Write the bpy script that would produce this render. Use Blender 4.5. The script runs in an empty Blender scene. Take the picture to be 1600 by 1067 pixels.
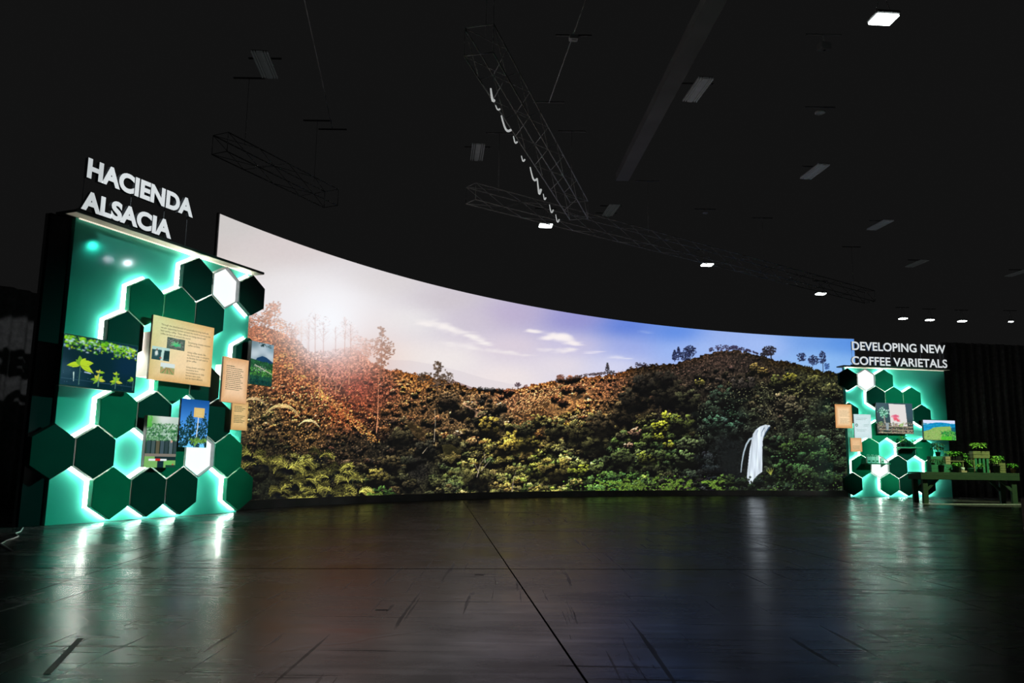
import bpy, bmesh, math, random
import numpy as np
from mathutils import Matrix, Vector

scene = bpy.context.scene
col = scene.collection
random.seed(7)

# ---------------------------------------------------------------- camera
F_PX, PITCH, ROLL, CAM_H = 1237.97, 0.153231, 0.0140734, 0.660418
cp, sp, cr, sr = math.cos(PITCH), math.sin(PITCH), math.cos(ROLL), math.sin(ROLL)
FW = Vector((0, cp, sp)); UP0 = Vector((0, -sp, cp)); RT0 = Vector((1, 0, 0))
RT = cr*RT0+sr*UP0; UP = -sr*RT0+cr*UP0
cam_d = bpy.data.cameras.new('camera'); cam = bpy.data.objects.new('camera', cam_d); col.objects.link(cam)
cam_d.sensor_width = 36; cam_d.lens = F_PX*36/1600; cam_d.clip_start = .05; cam_d.clip_end = 200
M3 = Matrix((RT, UP, -FW)).transposed()
cam.matrix_world = Matrix.Translation((0, 0, CAM_H)) @ M3.to_4x4()
scene.camera = cam

# ---------------------------------------------------------------- world, exposure
scene.view_settings.view_transform = 'Standard'; scene.view_settings.look = 'None'
scene.view_settings.gamma = 1; scene.view_settings.exposure = 0; scene.view_settings.use_curve_mapping = False
world = bpy.data.worlds.new('dark_hall_air'); scene.world = world; world.use_nodes = True
bg = world.node_tree.nodes['Background']; bg.inputs[0].default_value = (1, 1, 1, 1); bg.inputs[1].default_value = .0062

# ---------------------------------------------------------------- stage spots (rigged out of frame, in front of the two panels), plus an added shelf light
def spot(name, loc, target, power, size_deg, blend, radius, colour=(1, .97, .93)):
    d = bpy.data.lights.new(name, 'SPOT'); d.energy = power; d.spot_size = math.radians(size_deg); d.spot_blend = blend
    d.shadow_soft_size = radius; d.color = colour
    o = bpy.data.objects.new(name, d); col.objects.link(o); o.location = loc
    o.rotation_euler = (Vector(target)-Vector(loc)).to_track_quat('-Z', 'Y').to_euler()
    return o
spot('green_stage_spot', (9.03, 12.03, 6.25), (-4.0, 9.0, 1.05), 3800, 17, 1., .07, (.04, 1., .72))        # green wash on the left panel
spot('stage_spot', (10.57, 13.46, 6.3), (-4.0, 8.9, 1.9), 26, 16, .6, .035, (.8, .92, 1.))                  # its two weak white neighbours
spot('stage_spot', (10.52, 12.92, 6.3), (-4.0, 8.9, 1.9), 6, 16, .6, .03, (.7, .85, 1.))
spot('sign_spot', (.27, 4.53, 6.3), (-4.10, 8.60, 3.36), 330, 11, .12, .03, (.95, .98, 1.))                  # front light on the left letters, throws their shadow on the drape behind
spot('sign_spot', (9.45, 8.36, 6.25), (9.55, 19.45, 3.72), 900, 15, .5, .05, (.97, .98, 1.))               # frontal light on the right letters
spot('green_stage_spot', (15.6, 9.2, 6.25), (9.45, 19.3, 1.7), 3400, 15, .9, .085, (.05, 1., .68))          # green wash on the right panel
spot('added_shelf_light', (9.2, 10.0, 6.2), (9.35, 19.15, 1.2), 2200, 10, .7, .05, (.75, 1., .75))                     # unseen light added to brighten the two wall shelves
spot('table_spot', (9.6, 13.4, 6.2), (9.35, 16.2, .7), 1700, 32, .6, .05, (.8, 1., .5))                    # on the plants

# ---------------------------------------------------------------- helpers
def tag(o, label=None, cat=None, group=None, kind=None):
    if label: o['label'] = label
    if cat: o['category'] = cat
    if group: o['group'] = group
    if kind: o['kind'] = kind
    return o
def thing(name, label, cat, loc=(0, 0, 0), rz=0, group=None):
    o = bpy.data.objects.new(name, None); col.objects.link(o); o.location = loc; o.rotation_euler = (0, 0, rz)
    o.empty_display_size = .1
    return tag(o, label, cat, group)
def link(name, me, parent=None, loc=(0, 0, 0), rz=0, mat=None):
    o = bpy.data.objects.new(name, me); col.objects.link(o); o.location = loc; o.rotation_euler = (0, 0, rz)
    if mat and not me.materials: me.materials.append(mat)
    if parent: o.parent = parent
    return o
def copy_tree(o, parent=None):
    c = o.copy(); col.objects.link(c); c.parent = parent
    for ch in list(o.children): copy_tree(ch, c)
    return c
class MB:
    """collects simple shapes into one mesh"""
    def __init__(s): s.v = []; s.f = []; s.smooth = []
    def add(s, v, f, smooth=False):
        n = len(s.v); s.v += [tuple(p) for p in v]; s.f += [tuple(i+n for i in q) for q in f]; s.smooth += [smooth]*len(f); return s
    def box(s, x0, y0, z0, x1, y1, z1, b=0.0):
        if b <= 0:
            v = [(x0,y0,z0),(x1,y0,z0),(x1,y1,z0),(x0,y1,z0),(x0,y0,z1),(x1,y0,z1),(x1,y1,z1),(x0,y1,z1)]
            return s.add(v, [(0,3,2,1),(4,5,6,7),(0,1,5,4),(1,2,6,5),(2,3,7,6),(3,0,4,7)])
        bm = bmesh.new(); bmesh.ops.create_cube(bm, size=1)
        for p in bm.verts: p.co = ((x0+x1)/2+p.co.x*(x1-x0), (y0+y1)/2+p.co.y*(y1-y0), (z0+z1)/2+p.co.z*(z1-z0))
        bmesh.ops.bevel(bm, geom=bm.edges[:], offset=b, segments=1, affect='EDGES')
        bm.verts.index_update(); s.add([p.co[:] for p in bm.verts], [[p.index for p in f.verts] for f in bm.faces]); bm.free(); return s
    def prism(s, poly, y0, y1, bev=0.0):                       # polygon in x,z, pushed along y; y0 is the front
        n = len(poly); cx = sum(p[0] for p in poly)/n; cz = sum(p[1] for p in poly)/n
        rings = [(1, y1), (1, y0+bev)]
        if bev: rings.append((bev, y0))
        v = []
        for k, y in rings:
            for x, z in poly:
                if k == 1: v.append((x, y, z))
                else:
                    d = math.hypot(x-cx, z-cz); q = 1-bev*1.1547/d; v.append((cx+(x-cx)*q, y, cz+(z-cz)*q))
        f = [tuple(range(n))[::-1] if False else tuple(range(n))]
        for r in range(len(rings)-1):
            for i in range(n): a = r*n+i; b = r*n+(i+1) % n; f.append((a, a+n, b+n, b))
        f.append(tuple(range((len(rings)-1)*n, len(rings)*n))[::-1])
        return s.add(v, f)
    def tube(s, pts, r, n=6, r1=None, cap=True):
        pts = [Vector(p) for p in pts]; r1 = r if r1 is None else r1; v = []; f = []
        up = Vector((0, 0, 1))
        for i, p in enumerate(pts):
            t = (pts[min(i+1, len(pts)-1)]-pts[max(i-1, 0)]).normalized()
            a = t.cross(up if abs(t.z) < .95 else Vector((1, 0, 0))).normalized(); b = t.cross(a)
            q = r+(r1-r)*i/max(1, len(pts)-1)
            for k in range(n): w = 2*math.pi*k/n; v.append(p+q*(math.cos(w)*a+math.sin(w)*b))
        for i in range(len(pts)-1):
            for k in range(n): f.append((i*n+k, i*n+(k+1) % n, (i+1)*n+(k+1) % n, (i+1)*n+k))
        if cap: f += [tuple(range(n))[::-1], tuple(range((len(pts)-1)*n, len(pts)*n))]
        return s.add(v, f, True)
    def lathe(s, prof, x=0, y=0, n=14):
        v = []; f = []
        for r, z in prof:
            for k in range(n): w = 2*math.pi*k/n; v.append((x+r*math.cos(w), y+r*math.sin(w), z))
        for i in range(len(prof)-1):
            for k in range(n): f.append((i*n+k, i*n+(k+1) % n, (i+1)*n+(k+1) % n, (i+1)*n+k))
        return s.add(v, f, True)
    def mesh(s, name, mat=None):
        me = bpy.data.meshes.new(name); me.from_pydata(s.v, [], s.f); me.polygons.foreach_set('use_smooth', s.smooth); me.update()
        if mat: me.materials.append(mat)
        return me
    def build(s, name, mat, parent=None, loc=(0, 0, 0), rz=0): return link(name, s.mesh(name, mat), parent, loc, rz)

def fix_normals(me):
    bm = bmesh.new(); bm.from_mesh(me); bmesh.ops.recalc_face_normals(bm, faces=bm.faces[:]); bm.to_mesh(me); bm.free(); return me

# ---------------------------------------------------------------- materials
def mat(name, c, rough=.6, var=.15, scale=8., spec=.5, metal=0., emit=0., coat=0., bump=0., emit_col=None):
    m = bpy.data.materials.new(name); m.use_nodes = True; nt = m.node_tree; N = nt.nodes; L = nt.links
    p = N['Principled BSDF']; tc = N.new('ShaderNodeTexCoord'); nz = N.new('ShaderNodeTexNoise')
    nz.inputs['Scale'].default_value = scale; nz.inputs['Detail'].default_value = 4
    L.new(tc.outputs['Object'], nz.inputs['Vector'])
    rp = N.new('ShaderNodeValToRGB'); L.new(nz.outputs['Fac'], rp.inputs['Fac'])
    rp.color_ramp.elements[0].position = .3; rp.color_ramp.elements[1].position = .7
    rp.color_ramp.elements[0].color = tuple(x*(1-var) for x in c)+(1,); rp.color_ramp.elements[1].color = tuple(min(1, x*(1+var)) for x in c)+(1,)
    L.new(rp.outputs['Color'], p.inputs['Base Color'])
    p.inputs['Roughness'].default_value = rough; p.inputs['Metallic'].default_value = metal; p.inputs['Specular IOR Level'].default_value = spec
    p.inputs['Coat Weight'].default_value = coat; p.inputs['Coat Roughness'].default_value = .08
    if emit:
        p.inputs['Emission Color'].default_value = tuple(emit_col or c)+(1,); p.inputs['Emission Strength'].default_value = emit
    if bump:
        b = N.new('ShaderNodeBump'); b.inputs['Strength'].default_value = bump; b.inputs['Distance'].default_value = .01
        L.new(nz.outputs['Fac'], b.inputs['Height']); L.new(b.outputs['Normal'], p.inputs['Normal'])
    return m
def wood(name, c1, c2, scale=6., rough=.7):
    m = mat(name, c1, rough); nt = m.node_tree; N = nt.nodes; L = nt.links
    tc = next(n for n in N if n.type == 'TEX_COORD'); mp = N.new('ShaderNodeMapping'); mp.inputs['Scale'].default_value = (1.2, 9, 9)
    nz = next(n for n in N if n.type == 'TEX_NOISE'); nz.inputs['Scale'].default_value = scale; nz.inputs['Distortion'].default_value = 1.5
    L.new(tc.outputs['Object'], mp.inputs['Vector']); L.new(mp.outputs['Vector'], nz.inputs['Vector'])
    rp = next(n for n in N if n.type == 'VALTORGB'); rp.color_ramp.elements[0].color = tuple(c1)+(1,); rp.color_ramp.elements[1].color = tuple(c2)+(1,)
    return m
def picture_mat(name, strength=1., gain=1., light=False):
    """a lit picture: colours stored on the mesh, shown by a screen or a backlit print"""
    m = bpy.data.materials.new(name); m.use_nodes = True; nt = m.node_tree; N = nt.nodes; L = nt.links
    p = N['Principled BSDF']; at = N.new('ShaderNodeAttribute'); at.attribute_name = 'picture'
    p.inputs['Base Color'].default_value = (.018, .018, .018, 1); p.inputs['Roughness'].default_value = .5; p.inputs['Specular IOR Level'].default_value = .1
    L.new(at.outputs['Color'], p.inputs['Emission Color']); p.inputs['Emission Strength'].default_value = strength
    m.cycles.emission_sampling = 'NONE'
    return m
def lin(a): 
    a = np.clip(np.asarray(a, np.float64)/255., 0, 1)
    return np.where(a <= .04045, a/12.92, ((a+.055)/1.055)**2.4)
def L3(r, g, b): return tuple(float(x) for x in lin((r, g, b)))

M = {}
M['black'] = mat('black_paint', (.22, .22, .222), .7, .2, 3., .2)
M['black_gloss'] = mat('black_bezel', (.004, .004, .005), .5, .2, 6.)
M['drape'] = mat('black_drape', (.22, .22, .222), .95, .25, 14., .1)
M['flat'] = mat('black_flat_paint', (.009, .009, .0105), .8, .1, 3., .2)
M['ceiling'] = mat('ceiling_paint', (.17, .172, .174), .9, .15, 1.2, .1)
M['steel'] = mat('truss_metal', (.36, .365, .365), .5, .2, 9., .4, .0)
M['vent'] = mat('louvre_metal', (.5, .51, .52), .6, .1, 9., .3)
M['louvre'] = mat('louvre_added_glow', (.5, .51, .52), .6, .1, 9., .3, emit=.012, emit_col=(.9, 1., 1.))  # glow added so the vent slats stand out from the dark
M['lamp_body'] = mat('lamp_housing', (.2, .21, .21), .5, .1)
M['lamp'] = mat('lamp_diffuser', (.9, .97, .95), .5, .02, 4., emit=9., emit_col=(.92, 1., .97))
M['wall_green'] = mat('glossy_teal_board', (.075, .55, .42), .06, .03, 1.5, .45)
M['hex_dark'] = mat('dark_green_tile', (.004, .042, .03), .5, .12, 3., .12)
M['hex_mid'] = mat('green_tile', (.008, .21, .115), .5, .1, 3., .12)
M['diffuser'] = mat('white_halo_ring', (.92, .92, .9), .6, .01)  # white ring added behind each tile to whiten its light halo
M['led'] = mat('led_strip', (1, 1, .97), .5, .01, 4., emit=50., emit_col=(1., .99, .94))
M['lightbox'] = mat('white_acrylic', (.9, .92, .91), .4, .01, 4., emit=.95, emit_col=(.98, 1., .99))
M['ledge'] = mat('ledge_board', (.05, .075, .06), .5, .1)
M['letter_face'] = mat('letter_face', (.85, .87, .88), .5, .02, 4., emit=.6, emit_col=(.9, .96, .98))  # added glow stands in for most of the front light on the letters
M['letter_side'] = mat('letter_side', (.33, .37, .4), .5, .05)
M['board_edge'] = mat('board_edge', (.16, .11, .07), .6, .1)
M['mount'] = mat('pale_mount', (.8, .66, .6), .6, .05)
M['ink'] = mat('dark_ink', (.05, .035, .02), .8, .05)
M['table'] = wood('green_lit_wood', (.018, .06, .03), (.045, .085, .042))  # green of the stage light put into the wood colour
M['crate'] = wood('crate_wood', (.16, .2, .08), (.33, .32, .15))
M['crate_pale'] = wood('pale_crate_wood', (.42, .33, .2), (.6, .48, .32))
M['crate_green'] = wood('painted_crate_wood', (.03, .22, .11), (.06, .32, .17))
M['pot_black'] = mat('black_plastic_pot', (.012, .014, .013), .5, .1)
M['pot_terra'] = mat('terracotta_pot', (.22, .1, .06), .8, .15)
M['pot_green'] = mat('green_pot', (.03, .17, .09), .6, .1)
M['soil'] = mat('dark_soil', (.02, .014, .01), .95, .3, 30.)
M['leaf'] = mat('glossy_leaf', (.10, .34, .035), .45, .45, 20.)
M['leaf_dark'] = mat('dark_leaf', (.02, .09, .03), .5, .4, 20.)
M['leaf_pale'] = mat('pale_leaf', (.24, .5, .08), .45, .4, 20.)
M['white_bag'] = mat('white_paper', (.7, .82, .78), .7, .05)
M['cable_white'] = mat('white_cable', (.62, .64, .64), .5, .1)
M['cable_glow'] = mat('cable_added_glow', (.85, .88, .87), .5, .05, emit=.45)  # cable loops brightened by an added glow
M['tape'] = mat('black_tape', (.006, .006, .006), .6, .2)

# ---------------------------------------------------------------- painted pictures (numpy -> mesh colours)
class Canvas:
    def __init__(s, x0, y0, x1, y1, S, seed=1):
        s.x0, s.y0, s.S = x0, y0, S
        s.w, s.h = int((x1-x0)*S), int((y1-y0)*S)
        s.a = np.zeros((s.h, s.w, 3), np.float32)
        s.X, s.Y = np.meshgrid(x0+(np.arange(s.w)+.5)/S, y0+(np.arange(s.h)+.5)/S)
        s.rng = np.random.RandomState(seed)
        s.noise = {}
    def vn(s, cell, seed=0, ay=1.0):                       # smooth value noise in 0..1, cell in picture units
        k = (cell, seed, ay)
        if k in s.noise: return s.noise[k]
        r = np.random.RandomState(seed+int(cell*97))
        cx, cy = s.S*cell, s.S*cell*ay
        g = r.rand(int(s.h/cy)+3, int(s.w/cx)+3).astype(np.float32)
        yy, xx = np.arange(s.h)/cy, np.arange(s.w)/cx
        yi, xi = yy.astype(int), xx.astype(int)
        fy, fx = yy-yi, xx-xi
        fy = (fy*fy*(3-2*fy)).astype(np.float32)[:, None]; fx = (fx*fx*(3-2*fx)).astype(np.float32)[None]
        A = g[yi][:, xi]; B = g[yi][:, xi+1]; C_ = g[yi+1][:, xi]; D = g[yi+1][:, xi+1]
        s.noise[k] = (A*(1-fx)+B*fx)*(1-fy)+(C_*(1-fx)+D*fx)*fy
        return s.noise[k]
    def field(s, pts, sx, sy, eps=.06):                             # smooth colour field through control points
        st = 6
        X, Y = s.X[::st, ::st], s.Y[::st, ::st]
        num = np.zeros(X.shape+(3,)); den = np.zeros(X.shape)
        for x, y, c in pts:
            d2 = ((X-x)/sx)**2+((Y-y)/sy)**2
            w = 1/(d2+eps)**1.7
            num += w[..., None]*np.array(c, float); den += w
        f = num/den[..., None]
        yi = np.minimum(np.arange(s.h)/st, f.shape[0]-1.001); xi = np.minimum(np.arange(s.w)/st, f.shape[1]-1.001)
        y0, x0 = yi.astype(int), xi.astype(int); fy, fx = (yi-y0)[:, None, None], (xi-x0)[None, :, None]
        r0 = f[y0]*(1-fy)+f[y0+1]*fy
        return (r0[:, x0]*(1-fx)+r0[:, x0+1]*fx).astype(np.float32)
    def win(s, x, y, rx, ry):
        i0 = max(0, int((x-rx-s.x0)*s.S)); i1 = min(s.w, int((x+rx-s.x0)*s.S)+2)
        j0 = max(0, int((y-ry-s.y0)*s.S)); j1 = min(s.h, int((y+ry-s.y0)*s.S)+2)
        return (slice(j0, j1), slice(i0, i1)) if i1 > i0 and j1 > j0 else None
    def mix(s, w, alpha, col):
        a = s.a[w]
        a += np.clip(alpha, 0, 1)[..., None]*(np.asarray(col, np.float32)-a)
    def blob(s, x, y, rx, ry, col, soft=.25, alpha=1., rough=.5, lit=0.):
        w = s.win(x, y, rx*1.3, ry*1.3)
        if w is None: return
        dx, dy = (s.X[w]-x)/rx, (s.Y[w]-y)/ry
        d = np.sqrt(dx*dx+dy*dy)
        if rough: q = min(rx, ry)*.45; d = d+(s.vn(.7 if q < 1 else 1.4 if q < 2 else 3. if q < 4.5 else 7., 3)[w]-.5)*rough
        c = np.asarray(col, np.float32)
        if lit:
            sh = .62+lit*(-dy*.62-dx*.30)+lit*.7*(s.vn(1.1, 5)[w]-.5)
            c = c*np.clip(sh, .1, 2.)[..., None]
        s.mix(w, np.clip((1-d)/soft, 0, 1)*alpha, c)
    def stroke(s, pts, width, col, alpha=1., w1=None):
        p = np.array(pts, float); w1 = width if w1 is None else w1
        L = np.hypot(*np.diff(p, axis=0).T); T = max(L.sum(), 1e-6); acc = 0
        for k in range(len(p)-1):
            n = max(1, int(L[k]*s.S/1.0))
            for t in np.arange(n)/n:
                q = p[k]+(p[k+1]-p[k])*t; f = (acc+L[k]*t)/T
                wd = max((width*(1-f)+w1*f)*s.S/2, .35)
                ix, iy = (q[0]-s.x0)*s.S, (q[1]-s.y0)*s.S
                i0, i1, j0, j1 = int(ix-wd-1), int(ix+wd+2), int(iy-wd-1), int(iy+wd+2)
                if i0 < 0 or j0 < 0 or i1 > s.w or j1 > s.h: continue
                yy, xx = np.ogrid[j0:j1, i0:i1]
                al = np.clip(wd+.5-np.sqrt((xx-ix)**2+(yy-iy)**2), 0, 1)*alpha
                s.mix((slice(j0, j1), slice(i0, i1)), al, col)
            acc += L[k]
    def poly(s, pts, col, alpha=1., soft=1.):
        p = np.array(pts, float)
        w = s.win((p[:, 0].min()+p[:, 0].max())/2, (p[:, 1].min()+p[:, 1].max())/2, np.ptp(p[:, 0])/2+1, np.ptp(p[:, 1])/2+1)
        if w is None: return
        X, Y = s.X[w], s.Y[w]; ins = np.zeros(X.shape, bool)
        for (xa, ya), (xb, yb) in zip(p, np.roll(p, -1, 0)):
            c = ((ya > Y) != (yb > Y)) & (X < (xb-xa)*(Y-ya)/(yb-ya+1e-9)+xa)
            ins ^= c
        s.mix(w, ins*alpha, col)
    def leaves(s, x, y, rx, ry, n, size, cols, alpha=1.):
        r = s.rng
        for k in range(n):
            a, q = r.rand()*6.283, r.rand()**.6
            c = np.array(cols[r.randint(len(cols))], float)*(.75+.5*r.rand())
            s.blob(x+np.cos(a)*q*rx, y+np.sin(a)*q*ry, size*(.6+.8*r.rand()), size*(.4+.6*r.rand()), c, .6, alpha, .5)
    def frond(s, x, y, ang, ln, col, droop=.6, leaf=.28):
        r = s.rng; px, py, a = x, y, ang; n = 9; st = ln/n; path = [(px, py)]
        for k in range(n):
            px += np.cos(a)*st; py -= np.sin(a)*st; a -= droop*st/ln*(1 if np.cos(a) >= 0 else -1)*1.6
            path.append((px, py))
        for k in range(1, n+1):
            f = k/n; l = ln*leaf*(1-.7*abs(f-.45))
            dx, dy = path[k][0]-path[k-1][0], path[k][1]-path[k-1][1]
            b = np.arctan2(-dy, dx)
            for sg in (1, -1):
                aa = b-sg*.75; c = np.array(col)*(.35+.85*r.rand())
                s.stroke([path[k], (path[k][0]+np.cos(aa)*l, path[k][1]-np.sin(aa)*l+l*.25)], .95, c, .92, .5)
        s.stroke(path, .8, np.array(col)*1.15, .8, .4)
    def blurred(s, rad):                                   # three box passes
        k = max(1, int(rad*s.S)); a = s.a
        for _ in range(2):
            for ax in (0, 1):
                p = np.concatenate([np.repeat(a.take([0], ax), k+1, ax), a, np.repeat(a.take([-1], ax), k, ax)], ax).cumsum(ax, dtype=np.float64)
                n = a.shape[ax]; a = ((p.take(range(2*k+1, 2*k+1+n), ax)-p.take(range(0, n), ax))/(2*k+1)).astype(np.float32)
        return a
    def glow(s, x, y, sx, sy, col, k):                     # screen blend towards a colour
        w = s.win(x, y, sx*3, sy*3)
        g = k*np.exp(-((s.X[w]-x)/sx)**2-((s.Y[w]-y)/sy)**2)
        s.mix(w, g, col)

def paint_valley():
    C = Canvas(296, 322, 1364, 800, 2.0, 11)
    r = C.rng
    sky = [(344,345,(203,198,196)),(344,420,(220,212,208)),(300,400,(200,190,188)),(450,390,(213,202,202)),(450,450,(230,226,228)),(510,470,(238,240,247)),(600,440,(213,206,208)),(640,500,(233,230,231)),
        (700,470,(203,194,202)),(740,500,(204,194,209)),(700,560,(240,232,230)),(620,560,(240,232,228)),(800,492,(184,170,204)),(800,540,(219,205,218)),(790,590,(240,228,227)),(900,500,(143,140,204)),(900,540,(204,195,223)),
        (880,570,(231,221,228)),(980,510,(80,116,214)),(980,545,(150,165,230)),(960,570,(216,216,240)),(1060,520,(74,126,224)),(1060,548,(150,180,243)),(1130,525,(150,175,236)),(1200,540,(165,190,246)),
        (1110,545,(160,188,244)),(1260,535,(100,150,226)),(1320,540,(74,136,224)),(1320,568,(130,180,240)),(1280,562,(150,195,246)),(1350,535,(70,130,220))]
    C.a[:] = C.field(sky, 60, 24, .45)
    C.a += (C.vn(2.5, 1)-.5)[..., None]*3
    # clouds
    def cloud(pts, col, a):
        for x, y, rx, ry in pts:
            C.blob(x, y, rx*1.15, ry*1.25, col, 1., a*.5, .5)
            for k in range(9): C.blob(x+r.randn()*rx*.5, y+r.randn()*ry*.35, rx*(.2+.3*r.rand()), ry*(.35+.35*r.rand()), col, 1., a*.45, 0)
    def streak(pts, w, col, a, n=70):
        p = np.array(pts, float)
        for k in range(n):
            t = r.rand()*(len(p)-1); i = min(int(t), len(p)-2); q = p[i]+(p[i+1]-p[i])*(t-i); e = w[0]+(w[1]-w[0])*np.sin(np.pi*min(1, t/(len(p)-1)+.12))
            C.blob(q[0]+r.randn()*3, q[1]+r.randn()*e*.45, 6+9*r.rand(), e*(.5+.5*r.rand()), col, 1., a, 0)
    streak([(654,504),(676,506),(694,511),(714,517),(736,524),(752,533),(764,540)], (1.5,5.5), (250,243,240), .32, 120)
    streak([(690,535),(730,541),(780,549),(830,556)], (2,5), (247,240,238), .2)
    streak([(826,516),(834,517),(842,520)], (1.5,3), (250,242,240), .35, 24); streak([(854,528),(868,524),(882,527),(892,535),(906,539)], (2,6.5), (252,243,241), .36, 80); streak([(840,546),(880,548),(900,545)], (2,4), (248,240,240), .25, 40)
    streak([(915,552),(940,549)], (1,2.5), (236,230,244), .25, 20); streak([(1008,517),(1016,521)], (.6,1), (170,190,240), .4, 8); streak([(950,557),(985,560)], (1,2.5), (238,236,246), .25, 20)
    # pale far ridge
    C.poly([(606,562),(640,563),(680,570),(720,580),(760,592),(800,600),(830,604),(830,640),(600,640)], (216,206,212), .45)
    C.poly([(690,596),(708,594),(740,606),(770,612),(770,640),(690,640)], (150,120,118), .85)
    # the ground
    ridge = np.array([(290,500),(380,512),(400,508),(420,512),(445,522),(465,530),(480,548),(500,548),(520,546),(545,540),(560,545),(575,562),(600,576),(620,578),(640,582),(660,586),(690,592),(705,597),(730,603),(745,607),(760,610),(775,607),(800,607),(815,605),(830,600),(850,598),(870,594),(885,593),(905,590),(920,588),(945,586),(958,584),(972,580),(985,575),(1000,571),(1020,569),(1040,569),(1060,566),(1080,561),(1100,553),(1120,548.5),(1150,546.5),(1170,550),(1190,556),(1210,562),(1240,566),(1260,571),(1280,577),(1300,581),(1320,583),(1360,586)], float)
    ry = np.interp(C.X[0], ridge[:, 0], ridge[:, 1])[None]+(C.vn(5, 8)-.5)*5+(C.vn(1.5, 9)-.5)*3
    base = [(400,530,(200,110,70)),(430,560,(168,90,48)),(480,600,(160,88,52)),(520,575,(190,110,90)),(515,545,(226,182,176)),(560,560,(205,130,105)),(560,600,(130,58,42)),(540,640,(140,70,38)),(470,640,(120,76,42)),(410,650,(90,72,44)),(600,610,(118,64,44)),
        (640,600,(160,102,52)),(640,640,(92,64,38)),(700,630,(82,62,38)),(735,635,(150,108,70)),(760,655,(58,52,34)),(800,622,(150,100,66)),(830,615,(188,124,78)),(850,645,(100,68,38)),(900,600,(165,108,72)),(905,628,(165,108,58)),
        (880,655,(108,84,44)),(950,598,(128,80,52)),(965,640,(66,50,30)),(930,610,(160,100,60)),(420,700,(32,27,16)),(480,740,(34,35,18)),(540,705,(34,27,18)),(600,700,(28,24,17)),(470,668,(74,54,30)),(400,760,(20,22,14)),(560,760,(36,38,20)),(620,745,(34,32,20)),(650,735,(22,21,18)),(640,690,(34,29,19)),(700,745,(44,46,26)),
        (740,720,(66,62,32)),(800,700,(82,74,34)),(850,725,(58,62,28)),(900,700,(56,54,30)),(960,700,(46,54,30)),(960,755,(38,60,26)),(1010,680,(52,60,26)),(1040,700,(36,46,24)),(1090,612,(34,30,22)),(1060,590,(48,38,30)),(1020,600,(36,30,22)),(1000,620,(44,36,24)),
        (1130,562,(66,50,42)),(1080,572,(60,46,38)),(1170,566,(50,40,34)),(1130,650,(26,42,32)),(1110,725,(14,17,17)),(1140,700,(14,17,17)),(1180,620,(42,44,30)),(1250,600,(52,52,30)),(1250,660,(28,34,24)),(1300,640,(28,34,24)),(1250,720,(30,48,26)),(1300,745,(20,30,18)),(1150,740,(15,18,17)),(1225,640,(50,46,34)),(1200,575,(52,42,28)),(1300,595,(50,52,30))]
    G = C.field(base, 42, 30)
    m = np.clip((C.Y-ry)*1.2, 0, 1)
    tex = .35+.9*C.vn(2.2, 21)*C.vn(.9, 22)*1.9
    C.a += m[..., None]*(G*tex[..., None]-C.a)
    gc = lambda x, y: G[min(C.h-1, max(0, int((y-C.y0)*C.S))), min(C.w-1, max(0, int((x-C.x0)*C.S)))]
    # hazy trees round the sun
    def twig(x, y, h, col, al, spread=.5):
        C.stroke([(x, y), (x+r.randn()*1.5, y-h)], 1.4, col, al, .5)
        for k in range(int(h/2)):
            f = .35+.65*r.rand(); a = 1.57+(r.rand()-.5)*2.2; l = h*spread*(1.1-f)*(.5+r.rand())
            C.stroke([(x, y-h*f), (x+np.cos(a)*l, y-h*f-np.sin(a)*l)], .6, col, al*.8, .3)
    for x, y, h, c, al in ((480,545,50,(205,150,130),.5),(492,545,62,(215,180,172),.6),(505,548,55,(225,200,196),.5),(522,545,48,(230,205,202),.5),(538,545,50,(220,180,170),.5),(548,548,44,(210,160,145),.5),(470,535,36,(190,120,85),.6)):
        twig(x, y, h, c, al); C.leaves(x, y-h*.6, h*.26, h*.42, 70, 1.6, [c], al*.7)
    for x, y, rx, rr, n, c in ((424,492,16,18,190,(176,100,66)),(414,500,10,16,110,(150,78,44)),(398,506,13,16,150,(168,92,58)),(440,512,12,14,120,(196,118,78)),(430,478,9,8,60,(184,110,80)),(455,520,12,16,130,(176,96,66)),(560,540,12,16,130,(196,122,98)),(390,520,12,22,160,(150,80,50)),(350,500,26,30,260,(150,84,54)),(575,545,8,14,60,(190,120,95))):
        C.leaves(x, y, rx, rr, n, 1.7, [c, np.array(c)*.75, np.array(c)*1.2], .95)
    for x, y0, y1 in ((428,540,482),(412,535,500),(455,540,505)): C.stroke([(x, y0), (x+1, y1)], 1.3, (110,60,40), .8, .5)
    # crowns, far to near
    P = []
    for k in range(2300):
        x = 300+r.rand()*1056; yr = np.interp(x, ridge[:, 0], ridge[:, 1])
        y = yr+4+(790-yr)*r.rand()**.85
        P.append((y, x))
    P.sort()
    dark = [(1118,1168,672,770),(640,690,735,782),(565,600,700,720),(400,440,745,785)]
    for y, x in P:
        if any(a < x < b and c < y < d for a, b, c, d in dark) and r.rand() < .93: continue
        if 786 < x < 868 and 612 < y < 660 and r.rand() < .85: continue
        if 1040 < x < 1200 and y < np.interp(x, ridge[:, 0], ridge[:, 1])+24 and r.rand() < .8: continue
        yr = np.interp(x, ridge[:, 0], ridge[:, 1]); f = (y-yr)/(790-yr)
        R = (2.4+10.5*f**.8)*(.5+.9*r.rand())
        if x < 600: R *= .6
        c = gc(x, y)*(.75+.75*r.rand())*np.array([1+.06*r.randn(), 1+.03*r.randn(), 1+.06*r.randn()])
        if r.rand() < .1: c = c*1.45
        C.blob(x, y+R*.45, R*1.15, R*.95, c*(.1 if x > 640 else .1+.35*min(1, (640-x)/80)*min(1, max(0, (690-y)/60))), .5, .92, .7)
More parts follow.
